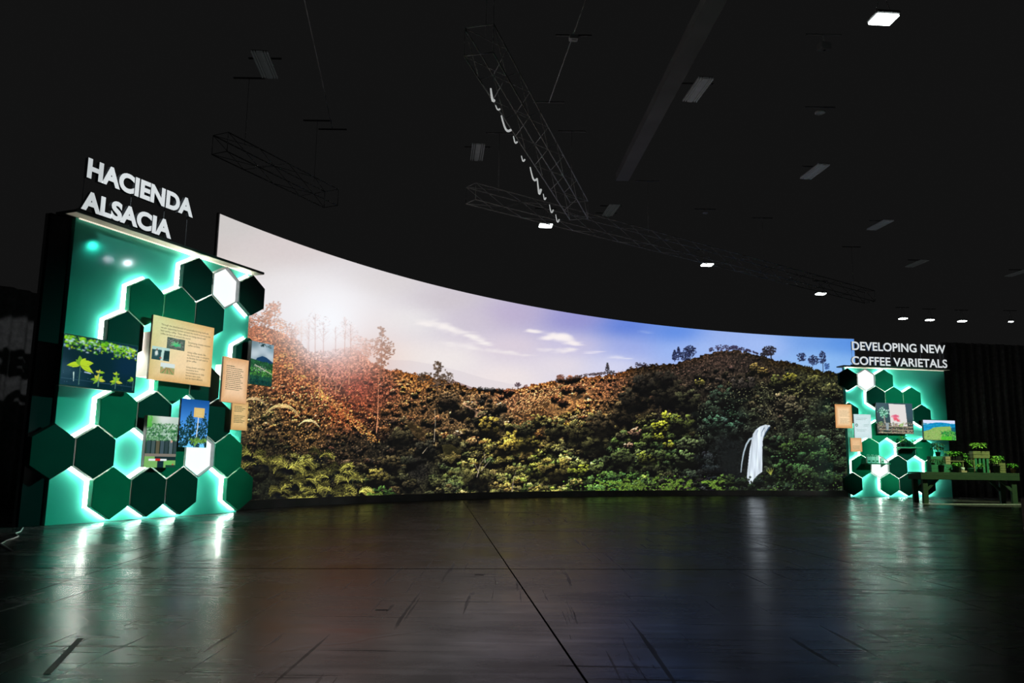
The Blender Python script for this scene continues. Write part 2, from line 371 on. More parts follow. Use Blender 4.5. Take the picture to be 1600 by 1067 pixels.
        for q in range(int(5+R*1.3)):
            a, d = r.rand()*6.283, r.rand()**.5*R*.8
            C.blob(x+np.cos(a)*d, y+np.sin(a)*d*.7, R*(.2+.18*r.rand()), R*(.15+.15*r.rand()), c*max(.12, 1.05-1.35*(np.sin(a)*d/R)), .5, .94, .8, .95)
    def crown(x, y, R, c, flat=.7, n=26):
        c = np.array(c, float)
        C.blob(x, y+R*.4, R*1.1, R*flat*1.1, c*.1, .4, .93, .6)
        for q in range(n):
            a, d = r.rand()*6.283, r.rand()**.5*R*.9
            C.blob(x+np.cos(a)*d, y+np.sin(a)*d*flat, R*(.15+.13*r.rand()), R*(.11+.1*r.rand()), c*max(.12, 1.1-1.2*np.sin(a)*d/R), .5, .95, .8, .95)
    # hillside details
    C.poly([(722,640),(724,628),(736,632),(748,640),(760,646),(748,652),(730,650)], (214,164,122), .75)
    C.poly([(850,640),(880,616),(912,604),(930,612),(912,628),(890,640),(870,652)], (196,136,84), .28)
    for row in range(9):
        for k in range(15):
            x = 795+k*4.6+row*1.5+r.randn()*.5; y = 652-row*4.0-k*1.5+row*.8+r.randn()*.5
            if y > np.interp(x, ridge[:, 0], ridge[:, 1])+10: C.stroke([(x, y), (x+2.2, y-2.2)], 1.0, (204,156,100) if r.rand() < .55 else (92,62,34), .8, .6)
    for row in range(5):
        for k in range(40):
            x = 1030+k*3.4; y = np.interp(x, ridge[:, 0], ridge[:, 1])+4+row*4.5+r.randn()
            C.blob(x+r.randn(), y, 1.5, 1.1, (116,86,72) if r.rand() < .4 else (34,26,22), .6, .8, .5)
    for x, y, R, c in ((765,625,5,(52,44,34)),(756,620,6,(48,40,30)),(752,628,6,(44,38,30)),(770,640,12,(64,50,32)),(785,636,9,(58,48,34)),(793,612,9,(130,84,64)),(750,607,5,(70,62,56)),(760,608,5,(58,56,52)),(770,609,6,(64,58,54)),(782,610,6,(66,58,54)),(800,612,5,(90,66,56)),
            (875,592,6,(110,66,46)),(888,592,9,(118,68,44)),(900,590,7,(90,56,40)),(885,608,9,(120,72,42)),(905,606,10,(104,64,40)),(868,622,8,(116,70,42)),(880,628,9,(100,62,38)),(735,640,14,(54,42,28)),(715,642,16,(62,50,32)),(700,625,18,(70,54,36)),(755,655,16,(50,44,28)),
            (805,690,24,(146,126,50)),(790,698,18,(130,110,46)),(828,688,18,(120,108,46)),(765,665,20,(104,88,38)),(820,668,20,(70,66,38)),(845,655,16,(104,90,46)),(868,668,22,(78,72,40)),(905,672,26,(72,66,36)),(930,690,24,(64,62,34)),(840,735,18,(96,96,40)),(865,730,26,(104,94,44)),(905,735,18,(110,118,40)),(900,755,12,(100,96,48)),
            (940,660,26,(60,50,32)),(975,645,26,(54,44,28)),(990,622,24,(40,34,24)),(1010,600,22,(32,28,22)),(1045,612,30,(38,34,24)),(1040,590,18,(34,30,24)),(1094,597,9,(112,104,50)),(1130,620,26,(34,44,34)),(1105,640,26,(36,46,34)),(1075,625,24,(40,40,26)),
            (1048,652,15,(142,148,44)),(1032,668,15,(138,142,42)),(1028,682,10,(126,132,40)),(1062,660,22,(64,72,32)),(1045,695,10,(120,124,42)),(992,675,12,(150,114,86)),(982,696,8,(150,116,88)),(1075,695,18,(70,80,50)),(1070,715,18,(62,76,44)),(1010,715,16,(84,92,36)),(970,715,22,(52,60,32)),
            (1115,660,18,(48,72,54)),(1145,620,22,(38,50,36)),(1160,600,20,(52,46,40)),(1180,575,12,(110,92,50)),(1192,580,9,(126,104,54)),(1215,596,16,(66,68,34)),(1235,592,14,(96,92,36)),(1270,600,20,(64,64,34)),(1300,612,18,(62,62,36)),(1225,625,18,(80,72,52)),(1240,640,18,(64,60,44)),(1290,650,22,(44,50,32)),
            (1165,672,10,(40,46,36)),(1215,690,14,(30,44,28)),(1235,700,18,(44,62,28)),(1260,690,20,(40,58,28)),(1280,715,22,(34,52,26)),(1230,735,20,(36,56,28)),(1260,745,20,(34,50,26)),(1300,750,18,(28,42,22)),(1135,750,16,(62,84,36)),(1110,755,10,(50,80,34)),(745,745,24,(66,62,34)),(700,690,20,(46,42,26)),(665,700,18,(34,32,24)),(625,680,22,(50,44,28)),(590,745,20,(84,76,36)),(610,720,20,(60,52,32)),(600,770,18,(46,66,28))):
        crown(x, y, R, c)
    for t in np.linspace(0, 1, 26):                         # lit spur and the dark gully beside it
        C.leaves(488+98*t, 600+88*t, 8, 6, 16, 1.3, [(196,128,64),(150,92,46),(214,150,84)], .75)
        C.blob(524+74*t, 600+84*t, 9, 9, (34,18,13), 1., .42, .7)
    for k in range(260):
        x, y = 400+r.rand()*150, 545+r.rand()*70
        if np.sin((y-x*.18)*.85) > .2: C.blob(x, y, 2.4, 1.0, (76,36,20), .6, .6, .7)
        else: C.blob(x, y, 1.6, .9, (214,140,76), .6, .55, .7)
    for x, y in ((440,555),(428,562),(452,572),(505,620),(498,612),(470,590)): C.leaves(x, y, 9, 5, 26, 1.4, [(232,170,84),(210,140,70)], .8)
    # pale grassy slopes, branches
    C.poly([(630,655),(645,658),(668,675),(662,690),(648,682)], (112,84,44), .28)
    C.poly([(690,695),(705,694),(722,705),(705,725),(695,715)], (98,88,40), .28)
    C.poly([(705,735),(735,720),(735,750),(725,758)], (92,92,44), .25)
    for p in ([(745,745),(750,725),(760,712)],[(748,738),(740,722)],[(752,735),(768,715)],[(758,722),(756,706)],[(800,768),(802,748),(806,736)],[(660,708),(668,698)],[(678,690),(680,660),(679,640)]):
        C.stroke(p, 1.0, (150,136,112), .6, .5)
    for p in ([(588,675),(590,650),(591,610),(592,580)],[(498,614),(500,596),(501,575)],[(528,612),(534,600),(538,592)],[(524,615),(525,595)],[(545,600),(546,570)]):
        C.stroke(p, 1.5, (186,122,86), .55, .7)
    # tall trees
    def tall(x, y0, y1, w, col, n):
        C.stroke([(x, y0), (x+2, y1+4)], 1.5, np.array(col)*.7, .9, .6)
        for k in range(n):
            f = r.rand()**.8; yy = y1+(y0-y1)*f*.82; hw = w*(.2+1.0*f*(1.2-f))
            xx = x+1+r.randn()*hw*.6
            if (np.sin(xx*.55+yy*.35)+np.sin(yy*.62-xx*.3)) < -.55: continue
            C.blob(xx, yy, 1.3+1.3*r.rand(), 1+1.1*r.rand(), np.array(col)*(.65+.6*r.rand()), .5, .92, .6)
    tall(595, 590, 509, 15, (134,86,62), 330); tall(683, 612, 565, 15, (84,64,48), 260); tall(570, 570, 528, 8, (186,128,104), 90)
    C.leaves(586,542,10,16,90,1.7,[(150,98,74)],.9); C.leaves(608,546,9,14,80,1.7,[(120,78,56)],.9); C.leaves(664,590,12,8,90,1.7,[(70,54,40)],.95); C.leaves(700,592,10,11,80,1.7,[(78,60,46)],.95)
    # ridge trees
    nv = [(22,28,62),(16,20,44),(34,42,84)]
    def cone(x, y, w, h, cols, n=90):
        C.stroke([(x, y), (x, y-h)], 1.2, cols[0], 1, .5)
        for k in range(n):
            f = r.rand(); C.blob(x+(r.rand()-.5)*2*w*(1-f)**.8, y-h*.12-h*.88*f, 1.4, .9, np.array(cols[r.randint(len(cols))])*(.7+.5*r.rand()), .5, .95, .5)
    cone(1054,564,5.5,17,nv); cone(1060,562,5,20,nv); C.leaves(1078,549,10,9,150,1.6,nv,.95); C.leaves(1070,556,7,8,90,1.5,nv,.95); C.stroke([(1078,562),(1077,548)],1.4,nv[1])
    C.leaves(1202,548,11,7.5,170,1.7,[(26,24,30),(36,30,40)],.97); C.leaves(1194,553,6,4,50,1.5,[(26,24,30)],.95); C.stroke([(1205,562),(1204,550)],1.6,(24,20,24))
    C.leaves(1252,558,7,7,80,1.5,nv,.9); C.leaves(1271,563,8,8,110,1.5,nv,.92); C.leaves(1285,558,5,10,100,1.5,nv,.92); C.stroke([(1286,580),(1285,560)],1.0,(40,50,80)); C.leaves(1292,572,4,5,50,1.4,[(50,80,140)],.85)
    for k in range(150):
        x = 1108+r.rand()*76; yy = np.interp(x, ridge[:, 0], ridge[:, 1]); t = max(0, 1-abs(x-1125)/70)
        C.blob(x, yy-1-r.rand()*8*t, 1.8, 1.3, np.array((44,38,66))*(.6+.8*r.rand()), .5, .9, .6)
    for k in range(90):
        x = 905+r.rand()*48; C.blob(x, np.interp(x, ridge[:, 0], ridge[:, 1])-1-r.rand()*3.5, 1.5, 1.2, np.array((66,50,52))*(.6+.8*r.rand()), .5, .9, .6)
    cone(949,586,5,19,[(44,40,48),(58,50,54)],80); C.leaves(956,582,4,4,30,1.4,[(50,44,48)],.9)
    C.leaves(809,601,5,3.2,50,1.3,[(70,50,58)],.95); C.stroke([(809,610),(809,601)],1,(70,50,50)); C.leaves(822,604,3,3,20,1.3,[(120,80,76)],.8); C.leaves(876,589,6,4,60,1.4,[(116,70,56)],.95)
    for x in (995,1000,1007): C.leaves(x, 570, 3, 3.5, 22, 1.3, [(50,44,60)], .9)
    # leafy foreground
    for k in range(420):
        x = 880+r.rand()*460; y = 742+r.rand()*36
        if 1110 < x < 1122 or 640 < x < 690: continue
        g = (70,100,34) if x < 1085 else (46,68,30)
        C.blob(x, y, .8+1.6*r.rand(), .7+1.0*r.rand(), np.array(g)*(.35+1.3*r.rand()**2), .5, .9, .7)
    for k in range(1500):
        x = 1090+r.rand()*250; y = 600+r.rand()*175
        if y < np.interp(x, ridge[:, 0], ridge[:, 1])+12 or (1120 < x < 1215 and 655 < y < 760): continue
        C.blob(x, y, .6+.9*r.rand(), .5+.7*r.rand(), gc(x, y)*(1.1+1.6*r.rand()), .5, .85, .6)
    for x, y, a, l in [(935+r.rand()*145, 752+r.rand()*20, 1.57+r.randn()*.9, 7+r.rand()*7) for k in range(46)]+[(1105+r.rand()*40, 752+r.rand()*20, 1.57+r.randn()*.9, 7+r.rand()*5) for k in range(16)]:
        C.frond(x, y, a, l, (92,122,44), .9, .4)
    for x, y in ((470,722),(478,745),(500,712),(512,742),(455,755),(490,770),(530,735),(545,755),(560,768),(440,770),(516,770),(475,780),(535,780),(420,725),(400,722),(392,712),(450,730)):
        t = .75+.6*r.rand()
        C.blob(x, y+4, 17, 13, (10,12,10), .8, .9, .6)
        for q in range(6):
            C.frond(x+r.randn()*3, y+r.randn()*2, 1.57+(q-3)*.42+r.randn()*.15, 19+9*r.rand(), np.array((146,140,62))*t*(.25+1.0*r.rand()**1.5), 1.1, .34)
    for x, y in ((568,778),(585,772),(600,776)):
        for q in range(6): C.frond(x, y+6, 1.57+(q-2.5)*.5, 15, (108,132,50), 1., .36)
    for k in range(900):
        x = 385+r.rand()*215; y = 615+r.rand()*110
        if y-600 < (x-520)*.7: continue
        C.blob(x, y, .5+.8*r.rand(), .6+1.1*r.rand(), gc(x, y)*(1.3+1.5*r.rand()), .5, .8, .6)
    for x, y, n, l, c in ((440,636,9,30,(198,160,104)),(396,624,6,22,(190,158,110)),(482,658,6,18,(206,178,124)),(452,626,4,14,(190,140,84))):
        for q in range(n):
            a = .1+(q+.3)*2.95/n; p = []
            for t in np.linspace(0, 1, 7): p.append((x+np.cos(a)*l*t, y-np.sin(a)*l*.75*t+l*.72*t*t))
            C.stroke(p, 1.9, np.array(c)*(.75+.35*r.rand()), .9, .7)
    # sun
    C.glow(570,560,60,40,(220,140,110),.25); C.glow(564,616,30,26,(150,62,46),.3); C.glow(535,568,50,46,(200,134,120),.36)
    C.glow(520,518,76,54,(238,218,216),.6); C.glow(500,480,120,60,(244,240,240),.4); C.glow(515,498,80,62,(244,242,246),.45); C.glow(513,502,44,40,(248,250,255),.97)
    for x, y, h in ((482,548,44),(492,552,60),(505,552,50),(538,552,56),(548,552,46),(524,550,40)): twig(x, y, h, (206,176,172) if x < 530 else (208,170,160), .42, .45)
    for x, y in ((490,500),(505,505),(540,512),(548,520)): C.leaves(x, y, 12, 14, 60, 1.3, [(222,204,204)], .4)
    C.a *= (1-.16*np.clip((C.X-930)/80, 0, 1)*np.clip((C.Y-ry)*1.2, 0, 1))[..., None]
    m = np.clip((C.Y-ry)*1.2, 0, 1)
    kk = (m*np.clip((C.Y-540)/60, .3, 1))[..., None]
    C.a = C.a+kk*((C.a-C.blurred(7))*.55+(C.a-C.blurred(1.))*.5)
    C.a = np.clip(C.a, 0, 255)
    det = 1+m*((C.vn(.7, 41)-.5)*.25+(C.vn(1.6, 42)-.5)*.2)*np.clip((C.Y-560)/80, .25, 1)
    C.a *= det[..., None]
    lum = C.a.mean(-1, keepdims=True)
    C.a = np.where(C.Y[..., None] > ry[..., None], (C.a-lum)*1.08+lum, C.a)
    # waterfall
    C.blob(1178,712,20,44,(9,12,13),.6,.9,.5); C.blob(1142,722,20,36,(11,14,14),.7,.75,.6)
    fall = [(1203,664.5),(1196,663.5),(1188,666),(1181,671),(1176.5,678),(1174,690),(1171,705),(1169,725),(1167,745),(1170,754),(1174,759),(1177,750),(1184,742),(1191,737),(1191,705),(1191.5,690),(1193,682),(1198,674),(1203,667)]
    C.poly(fall, (206,218,230))
    w = C.win(1185,712,20,50)
    inside = (np.abs(C.a[w]-np.array((206,218,230))).sum(-1) < 1)
    st = C.vn(1.8, 31, 9.)[w]*.6+C.vn(1.1, 32, 20.)[w]*.5
    C.a[w] = np.where(inside[..., None], C.a[w]*np.clip(.80+.40*st, 0, 1.2)[..., None], C.a[w])
    C.stroke([(1202,667),(1196,676),(1193,683)],2.2,(40,62,88),.7,1.2); C.stroke([(1194,668),(1190,675),(1189,682)],1.4,(66,88,112),.6,.6); C.stroke([(1184,672),(1181,680)],1.2,(110,130,150),.6,.5)
    C.stroke([(1176,684),(1171,686),(1166,694),(1162,706),(1159,722),(1157.5,738)],2.8,(176,196,208),.8,1.2); C.stroke([(1175,700),(1172,725),(1170,745)],2.2,(190,204,216),.4,1.5)
    for k in range(70): C.blob(1160+r.rand()*50, 745+r.rand()*30, 2.2, 2.2, np.array((26,36,22))*(.5+1.2*r.rand()), .5, .95, .7, .8)
    crown(1185,752,9,(26,38,30)); crown(1175,760,7,(34,50,30)); crown(1158,752,9,(34,50,30)); crown(1205,745,9,(30,42,26)); crown(1146,765,8,(58,84,34)); crown(1182,770,10,(52,80,34)); crown(1210,768,9,(60,84,34))
    for q in (-.9,-.4,.1,.5): C.stroke([(1204,741),(1204+9*np.sin(q),741-11*np.cos(q))],1.6,(150,158,62),.9,.5)
    return C

# ================================================================= the hall
def floor_material():
    m = bpy.data.materials.new('polished_concrete'); m.use_nodes = True; nt = m.node_tree; N = nt.nodes; L = nt.links
    p = N['Principled BSDF']; g = N.new('ShaderNodeNewGeometry')
    def noise(scale, detail=4, vec=None, dist=0., rough=.55):
        n = N.new('ShaderNodeTexNoise'); n.inputs['Scale'].default_value = scale; n.inputs['Detail'].default_value = detail
        n.inputs['Distortion'].default_value = dist; n.inputs['Roughness'].default_value = rough
        L.new(vec or g.outputs['Position'], n.inputs['Vector']); return n.outputs['Fac']
    def ramp(fac, a, b, ca, cb):
        r = N.new('ShaderNodeValToRGB'); r.color_ramp.elements[0].position = a; r.color_ramp.elements[1].position = b
        r.color_ramp.elements[0].color = (ca, ca, ca, 1); r.color_ramp.elements[1].color = (cb, cb, cb, 1); L.new(fac, r.inputs['Fac']); return r.outputs['Color']
    def math_(op, a, b):
        n = N.new('ShaderNodeMath'); n.operation = op
        for i, x in enumerate((a, b)):
            if isinstance(x, (int, float)): n.inputs[i].default_value = x
            else: L.new(x, n.inputs[i])
        return n.outputs[0]
    def streak(rot, sx, sy, scale):
        mp = N.new('ShaderNodeMapping'); mp.inputs['Rotation'].default_value = (0, 0, rot); mp.inputs['Scale'].default_value = (sx, sy, 1)
        L.new(g.outputs['Position'], mp.inputs['Vector']); return noise(scale, 3, mp.outputs['Vector'], .4)
    cloud = ramp(noise(.55, 6), .3, .72, .55, 1.25)
    fine = ramp(noise(9, 6, None, .6, .65), .3, .75, .75, 1.2)
    scuff = ramp(streak(.1, .6, 12., 1.5), .64, .70, 1., .6)         # long dark drag marks
    scuff2 = ramp(streak(-.06, 16., .5, 1.5), .64, .70, 1., .6)
    # hairline cracks
    wob = N.new('ShaderNodeVectorMath'); wob.operation = 'ADD'
    wn = N.new('ShaderNodeTexNoise'); wn.inputs['Scale'].default_value = 2.2; wn.inputs['Detail'].default_value = 5; L.new(g.outputs['Position'], wn.inputs['Vector'])
    ws = N.new('ShaderNodeVectorMath'); ws.operation = 'SCALE'; ws.inputs['Scale'].default_value = .55; L.new(wn.outputs['Color'], ws.inputs[0])
    L.new(g.outputs['Position'], wob.inputs[0]); L.new(ws.outputs[0], wob.inputs[1])
    vo = N.new('ShaderNodeTexVoronoi'); vo.feature = 'DISTANCE_TO_EDGE'; vo.inputs['Scale'].default_value = .5; L.new(wob.outputs[0], vo.inputs['Vector'])
    crack = ramp(vo.outputs['Distance'], .0025, .006, .12, 1.)
    keep = ramp(noise(.28, 2), .5, .54, 0., 1.)
    crack = math_('MAXIMUM', crack, keep)
    v = math_('MULTIPLY', math_('MULTIPLY', cloud, fine), math_('MULTIPLY', math_('MULTIPLY', scuff, scuff2), crack))
    v2 = math_('MULTIPLY', v, .05)
    cb = N.new('ShaderNodeCombineColor'); L.new(v2, cb.inputs[0]); L.new(v2, cb.inputs[1]); L.new(v2, cb.inputs[2])
    L.new(cb.outputs[0], p.inputs['Base Color'])
    rr = math_('ADD', ramp(noise(1.4, 5), .3, .75, .16, .30), math_('MULTIPLY', ramp(streak(.1, 1., 9., 2.), .3, .8, 0., 1.), .07))
    rr = math_('ADD', rr, math_('MULTIPLY', math_('SUBTRACT', 1., math_('MULTIPLY', scuff, scuff2)), .35))
    L.new(rr, p.inputs['Roughness']); p.inputs['Specular IOR Level'].default_value = FLOOR_SPEC
    bp = N.new('ShaderNodeBump'); bp.inputs['Strength'].default_value = .09; bp.inputs['Distance'].default_value = .02
    L.new(math_('ADD', noise(3.2, 5), math_('MULTIPLY', v, .2)), bp.inputs['Height']); L.new(bp.outputs['Normal'], p.inputs['Normal'])
    return m
FLOOR_SPEC = .05
M['floor'] = floor_material()
M['joint'] = mat('joint_filler', (.004, .004, .004), .9, .2)
fl = tag(MB().box(-16, -9, -.20, 30, 44, -.012).build('floor', M['joint']), 'dark polished concrete floor with saw-cut joints and scuffs', None, None, 'structure')
# slabs between the saw cuts: joints at about 2.35 m, turned a few degrees against the view
JR = math.radians(5.2); gap = .009; gy_ = .022; SX, SY = 2.46, 2.9
sl = MB().box(gap/2, gy_/2, -.012, SX-gap/2, SY-gy_/2, 0).mesh('slab', M['floor'])
ox, oy = .005, 5.2
ca, sa = math.cos(JR), math.sin(JR)
for i in range(-5, 9):
    for j in range(-3, 10):
        x, y = i*SX, j*SY
        link('slab', sl, fl, (ox+x*ca-y*sa, oy+x*sa+y*ca, 0), JR)
rest = MB()
for x0, x1, j0, j1 in ((-9, -5, -3, 12), (9, 13, -3, 12), (-5, 9, 10, 13)):
    for i in range(x0, x1):
        for j in range(j0, j1):
            x, y = i*SX, j*SY; q = [(gap/2, gap/2), (SX-gap/2, gap/2), (SX-gap/2, SY-gap/2), (gap/2, SY-gap/2)]
            rest.add([(ox+(x+u)*ca-(y+w)*sa, oy+(x+u)*sa+(y+w)*ca, z) for z in (-.012, 0) for u, w in q], [(4,5,6,7),(0,1,5,4),(1,2,6,5),(2,3,7,6),(3,0,4,7)])
tag(rest.build('far_slabs', M['floor'], fl), kind='stuff')

# ceiling beam; everything else overhead hangs from short rails collected here
RAILS = MB()
def rail(x, y, z=6.62, l=.25): RAILS.box(x-l, y-.012, z, x+l, y+.012, z+.02)
tag(MB().box(-.13, -9, 0, .13, 2.8, .16).build('beam', M['ceiling'], None, (2.3, 12.5, 6.33), .045), 'long dark ceiling beam running away above the valley screen', 'beam')
# panel frames: local x along the panel, local -y out of its face
PANEL = {'L': (-4.09527, 8.71898, 1.17635), 'R': (9.90135, 19.51874, .157614)}
def at(side, a, n, z):
    X, Y, w = PANEL[side]
    return (X+a*math.cos(w)+n*math.sin(w), Y+a*math.sin(w)-n*math.cos(w), z)
def yaw(side): return PANEL[side][2]

# black drapes beside the two panels
def drape(name, side, a0, a1, n, h, amp, label):
    nx = int(abs(a1-a0)/.028); zs = [0, .6, 1.4, 2.4, h]
    v = []; f = []
    for j, z in enumerate(zs):
        for i in range(nx+1):
            a = a0+(a1-a0)*i/nx; t = a*2*math.pi/.23
            y = amp*(math.sin(t+.8*math.sin(a*2.1))*(1-.25*z/h)+.4*math.sin(t*.37+1))
            v.append((a, -n+y, z))
    for j in range(len(zs)-1):
        for i in range(nx): k = j*(nx+1)+i; f.append((k, k+1, k+nx+2, k+nx+1))
    b = MB(); b.add(v, f, True)
    o = b.build(name, M['drape'], None, (PANEL[side][0], PANEL[side][1], 0), yaw(side))
    o.modifiers.new('cloth', 'SOLIDIFY').thickness = .006
    return tag(o, label, 'drape')
drape('black_drape', 'L', -7.5, 2.4, -3.5, 3.0, .04, 'tall black pleated drape left of the Hacienda panel')
drape('black_drape', 'R', 1.06, 11.5, -.36, 3.9, .045, 'black pleated drape behind the potted plant table')
fw_ = thing('black_flat', 'narrow black flat standing against the left edge of the Hacienda panel', 'flat', at('L', -1.03, -.16, 0), yaw('L'))
MB().box(-.12, -.02, 0, .12, .02, 3.1, .004).build('face', M['flat'], fw_)
MB().box(-.12, .02, 0, -.08, .06, 3.1).build('stile', M['black'], fw_); MB().box(.08, .02, 0, .12, .06, 3.1).build('stile', M['black'], fw_); MB().box(-.08, .02, 1.4, .08, .06, 1.44).build('rail', M['black'], fw_)

# ================================================================= curved video wall
SC, SR_, SZ0, SZ1 = (10.53668, 4.29240), 15.61852, .118, 3.9044
T0, T1 = math.radians(157.767), math.radians(96.930)
wallv = thing('video_wall', 'huge curved video wall showing a sunlit forested valley with a waterfall', 'screen', (SC[0]+SR_*math.cos((T0+T1)/2), SC[1]+SR_*math.sin((T0+T1)/2), 0))
wx, wy = wallv.location.x, wallv.location.y
def picture_mesh(name, P, nx, ny, colours, material):
    """grid mesh from vertex positions P[ny,nx,3] with sRGB colours 0..255"""
    me = bpy.data.meshes.new(name); n = nx*ny
    idx = np.arange(n).reshape(ny, nx)
    q = np.stack([idx[:-1, :-1], idx[:-1, 1:], idx[1:, 1:], idx[1:, :-1]], -1).reshape(-1, 4)
    me.vertices.add(n); me.vertices.foreach_set('co', P.astype(np.float32).ravel())
    me.loops.add(q.size); me.loops.foreach_set('vertex_index', q.astype(np.int32).ravel())
    me.polygons.add(len(q)); me.polygons.foreach_set('loop_start', (np.arange(len(q))*4).astype(np.int32))
    me.polygons.foreach_set('use_smooth', np.ones(len(q), bool))
    at_ = me.color_attributes.new('picture', 'FLOAT_COLOR', 'POINT')
    c = np.ones((n, 4), np.float32); c[:, :3] = lin(colours).reshape(-1, 3); at_.data.foreach_set('color', c.ravel())
    me.update(calc_edges=True); me.validate(); me.materials.append(material)
    return me
def sample(C, X, Y):
    fx = np.clip((X-C.x0)*C.S-.5, 0, C.w-1.001); fy = np.clip((Y-C.y0)*C.S-.5, 0, C.h-1.001)
    i, j = fx.astype(int), fy.astype(int); u, v = (fx-i)[..., None], (fy-j)[..., None]; a = C.a
    return (a[j, i]*(1-u)+a[j, i+1]*u)*(1-v)+(a[j+1, i]*(1-u)+a[j+1, i+1]*u)*v
NX, NZ = 1260, 480
th = np.linspace(T0, T1, NX)[None]; zz = np.linspace(SZ0, SZ1, NZ)[:, None]
gx = SC[0]+SR_*np.cos(th)+0*zz; gy = SC[1]+SR_*np.sin(th)+0*zz; gz = zz+0*th
# the valley picture is painted on a flat sheet; per column of the wall, left to right: sheet x, y at its foot, x, y at its head, and how fast the sheet is used going up
SHEET = np.array([(311.0, 785.8, 343.9, 334.1, 1.0578), (371.8, 782.6, 399.7, 356.3, 1.0544), (428.4, 779.9, 452.1, 375.9, 1.0514), (481.6, 777.6, 501.7, 393.2, 1.0488), (532.1, 775.6, 549.0, 408.6, 1.0465), (580.1, 773.9, 594.3, 422.3, 1.0445), (626.2, 772.4, 638.0, 434.6, 1.0427), (670.7, 771.2, 680.3, 445.7, 1.0411), (713.8, 770.1, 721.4, 455.7, 1.0396), (755.8, 769.1, 761.6, 464.7, 1.0383), (796.8, 768.4, 801.0, 472.8, 1.0372), (837.1, 767.7, 839.7, 480.2, 1.0361), (876.7, 767.2, 877.9, 486.9, 1.0352), (915.9, 766.7, 915.8, 492.9, 1.0343), (954.7, 766.4, 953.3, 498.4, 1.0336), (993.3, 766.1, 990.7, 503.4, 1.0329), (1031.7, 766.0, 1028.0, 507.8, 1.0323), (1070.2, 765.9, 1065.3, 511.9, 1.0318), (1108.7, 765.9, 1102.8, 515.5, 1.0313), (1147.4, 765.9, 1140.4, 518.7, 1.0309), (1186.3, 766.1, 1178.2, 521.6, 1.0306), (1225.6, 766.3, 1216.4, 524.1, 1.0303), (1265.4, 766.5, 1255.1, 526.2, 1.03), (1305.6, 766.9, 1294.3, 528.1, 1.0298), (1346.6, 767.3, 1334.1, 529.6, 1.0297)])
uu = np.linspace(0, 1, NX); kn = np.linspace(0, 1, len(SHEET))
def spline(y):                                             # smooth curve through the column table
    d = np.gradient(y, kn); i = np.minimum((uu*(len(kn)-1)).astype(int), len(kn)-2); h_ = kn[1]; t = (uu-kn[i])/h_
    return (2*t**3-3*t**2+1)*y[i]+(t**3-2*t**2+t)*h_*d[i]+(3*t**2-2*t**3)*y[i+1]+(t**3-t**2)*h_*d[i+1]
xb, yb_, xt, yt, ks = (spline(SHEET[:, k]) for k in range(5))
vv = np.linspace(0, 1, NZ)[:, None]; wt_ = vv*ks/((1-vv)+vv*ks)
sx_ = xb+(xt-xb)*wt_; sy_ = yb_+(yt-yb_)*wt_
valley = paint_valley()
cols = sample(valley, sx_, sy_); cols = 15+np.clip(cols, 0, 255)*(240/255.)
del valley
disp = picture_mesh('display', np.stack([gx-wx, gy-wy, gz], -1), NX, NZ, cols, picture_mat('valley_picture', 1.))
link('display', disp, wallv)
def arc_box(r0, r1, z0, z1, t0, t1, n=90):
    v = []; f = []
    for k in range(n+1):
        t = t0+(t1-t0)*k/n
        for r, z in ((r0, z0), (r1, z0), (r1, z1), (r0, z1)): v.append((SC[0]+r*math.cos(t)-wx, SC[1]+r*math.sin(t)-wy, z))
    for k in range(n):
        for q in range(4): a = k*4+q; b = k*4+(q+1) % 4; f.append((a, b, b+4, a+4))
    f += [(3, 2, 1, 0), (n*4, n*4+1, n*4+2, n*4+3)]
    b = MB(); b.add(v, f); return b
e = math.radians(.08)
arc_box(SR_-.02, SR_+.5, 0, SZ0-.001, T0+e, T1-e).build('plinth', M['black'], wallv)
arc_box(SR_+.006, SR_+.04, SZ0, SZ1+.012, T0+e, T1-e).build('cabinet_frame', M['black'], wallv)

# ================================================================= hexagon panels
HR = .28; HW = HR*math.sqrt(3); HZ0 = .018
def hexpoly(R): return [(R*math.sin(math.radians(60*k)), R*math.cos(math.radians(60*k))) for k in range(6)]
tile_mesh = {k: fix_normals(MB().prism(hexpoly(HR*.968), 0, .07, .004).mesh('hex_tile', M['hex_'+k])) for k in ('dark', 'mid')}
def ring_mesh(edges=range(6)):
    b = MB(); o = hexpoly(HR*.955); i = hexpoly(HR*.90); v = [(x, .088, z) for x, z in o]+[(x, .088, z) for x, z in i]     # faces the board behind
    v += [(x, .0702, z) for x, z in o]+[(x, .0702, z) for x, z in i]; f = []
    for k in edges: m = (k+1) % 6; f += [(k, k+6, m+6, m), (k+12, m+12, m+18, k+18), (k, m, m+12, k+12), (k+6, k+18, m+18, m+6)]
    used = sorted({i_ for q in f for i_ in q}); mp_ = {i_: n_ for n_, i_ in enumerate(used)}
    b.add([v[i_] for i_ in used], [tuple(mp_[i_] for i_ in q) for q in f]); return fix_normals(b.mesh('led_strip', M['led']))
led_mesh = ring_mesh()
def halo_ring_mesh(edges=range(6), y=.1035):
    b = MB(); o = hexpoly(HR*1.08); i = hexpoly(HR*.87); f = []
    v = [(x, y, z) for x, z in o]+[(x, y, z) for x, z in i]+[(x, y+.0012, z) for x, z in o]+[(x, y+.0012, z) for x, z in i]
    for k in edges: m = (k+1) % 6; f += [(k, m, m+6, k+6), (k+12, k+18, m+18, m+12), (k, k+12, m+12, m)]
    used = sorted({i_ for q in f for i_ in q}); mp_ = {i_: n_ for n_, i_ in enumerate(used)}
    b.add([v[i_] for i_ in used], [tuple(mp_[i_] for i_ in q) for q in f]); return fix_normals(b.mesh('diffuser', M['diffuser']))
box_mesh = fix_normals(MB().prism(hexpoly(HR*.93), .055, .103, .002).mesh('light_box', M['lightbox']))
